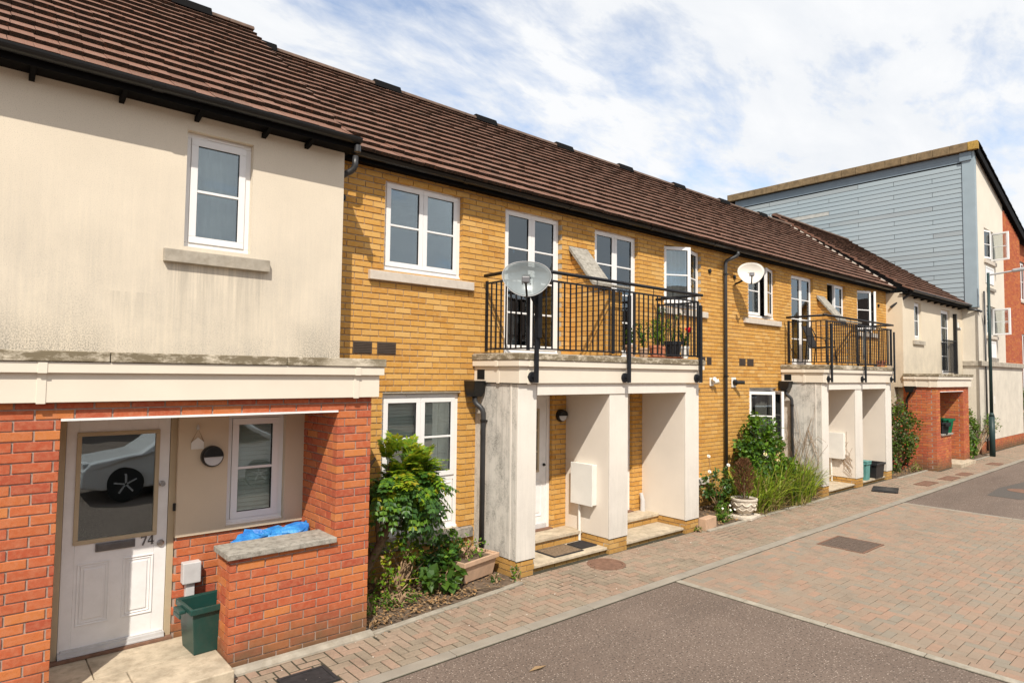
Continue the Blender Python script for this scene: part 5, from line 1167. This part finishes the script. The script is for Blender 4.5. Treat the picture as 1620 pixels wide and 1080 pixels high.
for (hx, hy, hz), n, young, v in heads:
    for k in range(n):
        L = random.uniform(.20, .36); d0 = (v*.9 + rv()*.75 + Vector((0, -.15, .30*young - .22*(1-young)))).normalized(); o = Vector((hx, hy, hz)); pts = []
        for i in range(9):
            t = i/8; pts.append(o + d0*L*t + Vector((0, 0, -.30 - .15*(young < .3)))*t*t*L)
        if pts[-1].y > 6.86: continue
        for i in range(1, 9):
            p = pts[i]; ax = (pts[i]-pts[i-1]).normalized(); sd_ = ax.cross(Vector((0, 0, 1))); sd_ = sd_.normalized() if sd_.length > .01 else Vector((1, 0, 0)); nn = sd_.cross(ax)
            sz = .088*(1-.35*abs(i/8-.45))*random.uniform(.85, 1.1); mi = (1 if random.random() < young*.62 else 2 if random.random() < .2+young*.75 else 0)
            for s in (-1, 1):
                d = (sd_*s + ax*.55 + Vector((0, 0, -.12 - .3*(young < .3)))).normalized()*sz; leaf_quad(m, p, d, sz*(.24 if young > .4 else .31), nn + rv()*.2, mi)
        leaf_quad(m, pts[-1], (pts[-1]-pts[-2]).normalized()*.07, .02, Vector((0, 0, 1)), 1 if young > .5 else 0)
        b_ = MB().tube(pts, .003, 4, m=2, caps=False); n0 = len(m.v); m.v += b_.v; m.f += [tuple(q+n0 for q in f) for f in b_.f]; m.m += b_.m
m.build('foliage', [M['leaf_dark'], M['leaf_new'], M['leaf_bright']], P, fix=False)

bush('small_bush', 'dry twiggy bush with sparse yellow green leaves under the near window', 'bush', (3.82, 6.40, .40), (.40, .24, .42), 620, .055, ['leaf_bright', 'leaf_new', 'litter'], 20, weights=[3, 2, 1])
bush('small_bush', 'dark leafy plant growing left of the trough planter', 'plant', (4.42, 6.42, .40), (.30, .22, .32), 900, .07, ['leaf_dark', 'leaf_mid', 'leaf_bright'], 8, weights=[3, 3, 1], wratio=.42)
bush('small_bush', 'low broad leaved green plant in front of the dark leafy plant', 'plant', (4.30, 6.18, .20), (.24, .15, .17), 170, .11, ['leaf_mid'], 5, wratio=.5, zmin=.06)
bush('small_weed', 'bright feathery weed in the shade beside the near brick pier', 'weed', (3.30, 6.12, .14), (.13, .14, .15), 420, .03, ['leaf_bright'], 8)
bush('small_weed', 'low green weeds growing through the dead leaves', 'weed', (3.72, 6.15, .10), (.28, .14, .10), 300, .035, ['leaf_bright', 'leaf_mid'], 8)
bush('small_weed', 'sparse upright weeds growing out of the trough planter', 'weed', (4.85, 6.42, .42), (.24, .14, .16), 120, .045, ['leaf_bright'], 7, base=(4.85, 6.42, .27), zmin=.27)
bush('small_weed', 'small green weed at the foot of the first white pier', 'weed', (5.24, 5.98, .12), (.06, .05, .12), 110, .04, ['leaf_mid', 'leaf_bright'], 4)
bush('small_weed', 'tiny green tuft beside the first porch drainpipe', 'weed', (5.02, 6.1, .06), (.06, .05, .05), 60, .035, ['leaf_mid'], 3)
bush('small_weed', 'tiny grass tuft at the right foot of the first porch', 'weed', (9.22, 5.98, .05), (.08, .05, .04), 80, .035, ['leaf_bright'], 3)

def blades(m, base, n, spread, h, wd, mi, lean=.6):
    for _ in range(n):
        a = random.uniform(0, 2*math.pi); p = Vector(base) + Vector((random.gauss(0, spread), random.gauss(0, spread*.6), 0)); L = h*random.uniform(.55, 1.15); d = Vector((math.cos(a), math.sin(a), 0)); ln = lean*random.uniform(.2, 1.3); s = Vector((-d.y, d.x, 0))*wd*random.uniform(.7, 1.2); vs = []
        for i in range(6):
            t = i/5; q = p + d*(L*ln*t*t*.75) + Vector((0, 0, L*(t - .42*ln*t*t*t))); w_ = (1 - t**2)*.9 + .1; vs += [q - s*w_, q + s*w_ + Vector((0, 0, wd*.3))]
        mm = random.choices(mi[0], mi[1])[0]; m.add(vs, [(2*i, 2*i+1, 2*i+3, 2*i+2) for i in range(5)], mm)
P = thing('grass_clump', (11.9, 6.25, 0), 'large clump of yellow green strappy leaves beside the stone urn', 'plant')
m = MB()
def strap(p, a, L, th, bend, wd, mi):
    d = Vector((math.cos(a), math.sin(a), 0)); s = Vector((-d.y, d.x, 0)); q = Vector(p); vs = []; N = 7
    for i in range(N+1):
        t = i/N; w_ = wd*min(1, 1.6*(1-t)**.7 + .04)*(.6 + .4*min(1, t*5)); vs += [q - s*w_, q + Vector((0, 0, -w_*.5)), q + s*w_]; an = th - bend*t**1.4; q = q + (d*math.cos(an) + Vector((0, 0, 1))*math.sin(an))*(L/N)
        if q.y > 6.88: q.y = 6.88
        if q.z < .03: q.z = .03
    m.add(vs, [(3*i+k, 3*i+k+1, 3*i+k+4, 3*i+k+3) for i in range(N) for k in (0, 1)], mi)
for k in range(24):
    bx = 11.02 + 2.85*((k*.618) % 1); by = 5.98 + .62*random.random(); big_ = 1.05 - .30*abs(bx-12.5)/1.5 + .25*(by-6)
    for _ in range(52):
        strap((bx+random.gauss(0, .05), by+random.gauss(0, .04), .02), random.uniform(0, 6.28), big_*random.uniform(.55, 1.1), R_(random.uniform(62, 89)), R_(random.uniform(20, 120)), random.uniform(.008, .014), random.choices((0, 1, 2), (7, 2, 2))[0])
    for _ in range(14): strap((bx+random.gauss(0, .08), by-.05+random.gauss(0, .05), .02), random.uniform(0, 6.28), .5*random.uniform(.5, 1.1), R_(random.uniform(20, 60)), R_(random.uniform(20, 70)), .008, 1)
m.build('foliage', [M['blade'], M['blade_dry'], M['leaf_mid']], P, fix=False)
m = MB()
for k in range(34):
    bx, by = random.uniform(12.2, 13.9), random.uniform(6.3, 6.75); a = random.uniform(-.4, .9); L = random.uniform(.8, 1.5); pts = [(bx + a*L*.5*t*t, by + .1*t, .1 + L*t - .22*a*t*t) for t in (0, .3, .6, .85, 1)]; m.tube(pts, [.005, .004, .003, .002, .002], 4)
m.build('dry_stalks', M['twig'], P)
R1 = bush('rose_bush', 'tall yellow green rose bush with pale yellow blooms under the second ground window', 'rose bush', (12.35, 6.58, 1.08), (.80, .24, .66), 3200, .085, ['leaf_bright', 'leaf_mid', 'leaf_dark'], 12, ymax=6.9, weights=[4, 3, 2], wratio=.4)
for c in ((12.15, 6.36, 1.02), (12.75, 6.38, .98), (12.9, 6.4, 1.02), (12.6, 6.32, .86), (13.15, 6.5, 1.12), (12.65, 6.4, 1.13)): blossom(R1, c, .042, 'cream_petal')
bush('leafy_clump', 'broad bright green leaves mixed into the strappy clump below the rose bush', 'plant', (12.55, 6.3, .62), (.75, .22, .38), 1300, .085, ['leaf_bright', 'leaf_mid'], 12, wratio=.4)
R2 = bush('rose_bush', 'dark leaved rose with white blooms at the foot of the rainwater pipe', 'rose bush', (10.75, 6.55, .48), (.42, .22, .36), 620, .07, ['leaf_dark', 'leaf_mid'], 9, ymax=6.88, wratio=.42)
for c in ((10.35, 6.5, 1.10), (10.25, 6.42, .84), (10.78, 6.36, .92)): blossom(R2, c, .034, 'white_petal')
MB().tube([(10.6, 6.55, .5), (10.45, 6.52, .8), (10.35, 6.5, 1.1)], .005, 5).tube([(10.6, 6.55, .4), (10.4, 6.46, .6), (10.25, 6.42, .84)], .005, 5).build('flower_stem', M['twig'], R2)
c_ = bush('white_flower_clump', 'low bright green clump dotted with white flowers left of the urn', 'plant', (10.22, 6.12, .17), (.23, .17, .17), 900, .045, ['leaf_bright', 'leaf_mid'], 8, wratio=.2)
for _ in range(5): blossom(c_, (10.22+random.uniform(-.18, .18), 6.05+random.uniform(-.1, .08), .24+random.uniform(-.05, .1)), .02, 'white_petal', 6)
bush('dry_bush', 'withered tan bush against the bricks under the right window sill', 'bush', (9.85, 6.6, .32), (.32, .18, .34), 520, .05, ['litter', 'blade_dry', 'leaf_bright'], 9, ymax=6.88, weights=[4, 3, 1])
P = thing('conifer', (ux, uy, .37), 'browned feathery dwarf conifer standing in the stone urn', 'conifer'); m = MB(); tk = MB().tube([(ux, uy, .36), (ux, uy, .95)], [.018, .004], 6)
for _ in range(1150):
    h = random.random()**.8; rmax = .17*(1-abs(2*h-.95)**3*.72)*(.85+.3*random.random()); a = random.uniform(0, 6.28); r_ = rmax*math.sqrt(random.random()); q = Vector((ux + r_*math.cos(a), uy + r_*math.sin(a), .42 + .62*h)); d = (Vector((math.cos(a)*.5, math.sin(a)*.5, 1.0)) + rv()*.5).normalized()*.075; leaf_quad(m, q, d, .008, rv(), 0)
tk.build('trunk', M['bark'], P); m.build('foliage', M['conifer'], P, fix=False)

S = bush('berry_shrub', 'large reddish green shrub with red berries against the far porch side', 'shrub', (19.35, 6.35, 1.0), (1.05, .42, .95), 3000, .085, ['leaf_red', 'leaf_mid', 'leaf_bright'], 16, ymax=6.9, weights=[5, 2, 1], wratio=.4)
m = MB()
for _ in range(150):
    v = rv(); m.lathe([(.0, -.016), (.016, 0), (.0, .016)], (19.35+v.x*1.05, 6.3-abs(v.y)*.4, 1.0+v.z*.9), 6, caps=False)
m.build('berries', M['berry'], S)
bush('climbing_shrub', 'leafy climber rising up the wall behind the berry shrub', 'climber', (18.75, 6.72, 1.75), (.42, .15, .62), 700, .08, ['leaf_mid', 'leaf_red'], 7, ymax=6.92, wratio=.42)
bush('small_weed', 'yellow green weeds at the foot of the far brick porch', 'weed', (19.9, 6.1, .10), (.4, .1, .1), 260, .045, ['leaf_bright', 'litter'], 6)
bush('roadside_bush', 'loose green bush around the foot of the street lamp', 'bush', (25.0, 6.1, .95), (.85, .28, .62), 1500, .085, ['leaf_mid', 'leaf_bright', 'leaf_red'], 12, ymax=6.4, wratio=.38)
bush('roadside_bush', 'low bright green bush below the loose one at the street lamp', 'bush', (24.6, 5.98, .28), (.6, .16, .26), 700, .08, ['leaf_bright', 'leaf_mid'], 6, wratio=.38)
bush('arching_spray', 'thin leafy spray arching out right of the street lamp', 'bush', (26.6, 5.85, 1.05), (.7, .15, .35), 420, .06, ['leaf_mid', 'leaf_bright'], 7, base=(25.4, 6.0, .1), wratio=.38)
bush('hedge_bush', 'yellow flowered hedge beyond the white corner wall', 'hedge', (36.6, 7.0, 1.35), (1.5, .8, 1.0), 2400, .12, ['leaf_mid', 'leaf_new', 'leaf_dark'], 8, weights=[4, 1, 3])

# climbing dry stems on the second porch
P = thing('dry_creeper', (14.6, 6.0, .6), 'thin bare creeper stems spread over the second white porch', 'creeper'); m = MB()
for k in range(26):
    y0_, z0_ = random.uniform(6.1, 6.8), random.uniform(.3, .7); pts = [(13.985, y0_ + .25*math.sin(k+t*3)*t, z0_ + random.uniform(.5, 1.3)*t) for t in (0, .25, .5, .75, 1)]; m.tube(pts, .003, 4)
m.build('stems', M['twig'], P)['kind'] = 'stuff'; m = MB()
for k in range(18):
    x0_ = random.uniform(14.35, 15.7); pts = [(15.772, 6.12+.55*random.random()*t + .1*k/18, .45 + .55*t*random.uniform(.6, 1.2) + .2*math.sin(k)) for t in (0, .3, .6, 1)]; m.tube(pts, .0028, 4)
m.build('stems', M['twig'], P)['kind'] = 'stuff'

# ------------------------------------------------------------------ things on the balconies
def pot(label, x, y, r, h, mat, saucer=True, plant=None, z=2.827, cat='plant pot'):
    P = thing('plant_pot', (x, y, z), label, cat, 'pots on the near balcony')
    MB().lathe([(r*.72, .015), (r*.96, h*.8), (r*1.06, h*.8), (r*1.06, h), (r*.92, h), (r*.9, h*.86), (0, h*.86)], (x, y, z), 20, caps=False).build('body', M[mat], P)
    if saucer: MB().lathe([(r*.9, 0), (r*1.25, .03), (r*1.18, .032), (r*.86, .012)], (x, y, z), 20).build('saucer', M['terracotta'], P)
    if plant:
        n, ht, mats = plant; m = MB(); tw = MB()
        for k in range(7):
            tp = Vector((x + random.uniform(-1, 1)*r*1.3, y + random.uniform(-1, 1)*r, z + h + ht*random.uniform(.5, 1))); bs = Vector((x, y, z+h*.86)); tw.tube([bs, bs.lerp(tp, .5) + rv()*.03, tp], .004, 5)
            for _ in range(n): q = bs.lerp(tp, random.uniform(.25, 1)); leaf_quad(m, q + rv()*.03, (rv()+Vector((0, 0, .2))).normalized()*.06, .014, rv()+Vector((0, 0, 1)), random.randrange(len(mats)))
        tw.build('stems', M['leaf_mid'], P); m.build('leaves', [M[q] for q in mats], P, fix=False)
    return P
pot('small brown pot with thin grassy plant by the right balcony door', 7.86, 6.3, .09, .2, 'trough', False, (14, .3, ['leaf_mid', 'leaf_bright']))
pot('second brown pot with sprawling weeds beside the grassy pot', 8.12, 6.25, .085, .16, 'trough', False, (20, .45, ['leaf_mid', 'leaf_bright']))
pot('left terracotta pot with tall leafy stems on its saucer', 8.38, 6.22, .10, .21, 'terracotta', True, (24, .62, ['leaf_bright', 'leaf_new', 'leaf_mid']))
pot('right terracotta pot with tall pale stems beside the black pot', 8.56, 6.26, .095, .2, 'terracotta', True, (22, .6, ['leaf_bright', 'leaf_new']))
pot('large square-looking black pot between the terracotta and white pots', 8.80, 6.18, .14, .29, 'black_bin', True, (12, .55, ['litter', 'leaf_mid']))
fp = pot('white and green pot holding the bright red geranium', 9.10, 6.16, .075, .22, 'meter_white', False, (18, .28, ['leaf_mid', 'leaf_dark']))
for c in ((9.16, 6.12, 3.30), (9.13, 6.14, 3.33), (9.20, 6.13, 3.31), (9.17, 6.1, 3.34)): blossom(fp, c, .035, 'red_petal')
pot('lone terracotta pot on the second balcony', 17.55, 6.1, .11, .16, 'terracotta', False).__setitem__('group', 'pots on the second balcony')
P = thing('garden_chair', (14.8, 6.4, 2.83), 'black metal chair with mesh back on the second balcony', 'chair'); z0_ = 2.83
MB().obox((14.8, 6.36, z0_+.40), (.21, 0, 0), (0, .21, -.01), (0, 0, .01)).build('seat', M['rubber'], P, .006); MB().obox((14.8, 6.64, z0_+.64), (.20, 0, 0), (0, .008, 0), (0, .07, .25)).build('backrest', M['rubber'], P, .006)
for s in (-1, 1):
    xx = 14.8 + s*.23; MB().tube([(xx, 6.73, z0_+.92), (xx, 6.60, z0_+.66), (xx, 6.36, z0_+.63), (xx, 6.2, z0_+.56), (xx, 6.14, z0_)], .012, 7).build('arm_frame', M['rail'], P, smooth=True); MB().tube([(xx, 6.60, z0_+.66), (xx, 6.66, z0_)], .012, 7).build('leg', M['rail'], P)
cl = MB(); 
for i in range(14): cl.obox((17.62+.02*i, 6.55+.012*math.sin(i*1.9), 3.32), (.0105, .004, 0), (-.002, .002, 0), (0, 0, .30))
tag(cl.build('hanging_towel', M['curtain']), 'pale blue grey cloth hung over the right rail of the second balcony', 'cloth')

# ------------------------------------------------------------------ car glimpsed past the corner
def car(label, x, y, mat, flip=1):
    P = thing('parked_car', (x, y, 0), label, 'car'); L, W = 4.1, 1.72
    prof = [(-2.05, .32), (-2.02, .62), (-1.9, .76), (-1.05, .92), (-.35, 1.40), (.95, 1.46), (1.75, 1.02), (2.0, .92), (2.05, .4), (1.7, .22), (-1.7, .22)]; b = MB(); N = len(prof); secs = []
    for t, k in ((-W/2, .86), (-W/2+.14, 1), (W/2-.14, 1), (W/2, .86)): secs.append([(x+flip*p[0]*(.985 if k < 1 else 1), y+t*(1 if p[1] < 1 else .82), .22+(p[1]-.22)*(.97 if k < 1 else 1)) for p in prof])
    vs = [v for s in secs for v in s]; b.add(vs, [(a*N+i, a*N+(i+1) % N, (a+1)*N+(i+1) % N, (a+1)*N+i) for a in range(3) for i in range(N)] + [tuple(range(N)), tuple(range(3*N, 4*N))]); b.build('body', M[mat], P, .03)
    for s in (-1, 1):
        yy = y + s*(W/2-.085); MB().prism([(x+flip*q[0], q[1]) for q in ((-.92, .95), (-.32, 1.34), (.9, 1.39), (1.5, 1.0))], 'y', yy-.012*s, yy+.03*s).build('side_window', M['tyre'], P)
        for wx_ in (-1.28, 1.28):
            wh = MB().lathe([(.2, -.1), (.31, -.1), (.32, 0), (.31, .1), (.2, .1)], (x+flip*wx_, y+s*(W/2-.07), .32), 24, axis=(0, 1, 0)).build('wheel', M['tyre'], P); rm = MB().lathe([(.205, -.095), (.205, .095)], (x+flip*wx_, y+s*(W/2-.07), .32), 20, axis=(0, 1, 0)).build('rim', M['steel_dark'], wh); sp = MB(); [sp.obox((x+flip*wx_+.11*math.cos(q_), y+s*(W/2+.03), .32+.11*math.sin(q_)), (.085*math.cos(q_), 0, .085*math.sin(q_)), (-.016*math.sin(q_), 0, .016*math.cos(q_)), (0, .012, 0)) for q_ in [1.2566*k_+.4 for k_ in range(5)]]; sp.build('spokes', M['meter'], wh)
        MB().obox((x-flip*1.93, y+s*.6, .70), (.06, 0, 0), (0, .16, 0), (0, 0, .06)).build('headlight', M['meter'], P, .02)
    return P
car('white car parked behind the viewpoint, mirrored in the glass of the white door', 3.75, -2.05, 'white_car')
car('blue car parked beyond the white corner wall', 36.4, 5.35, 'blue_car')
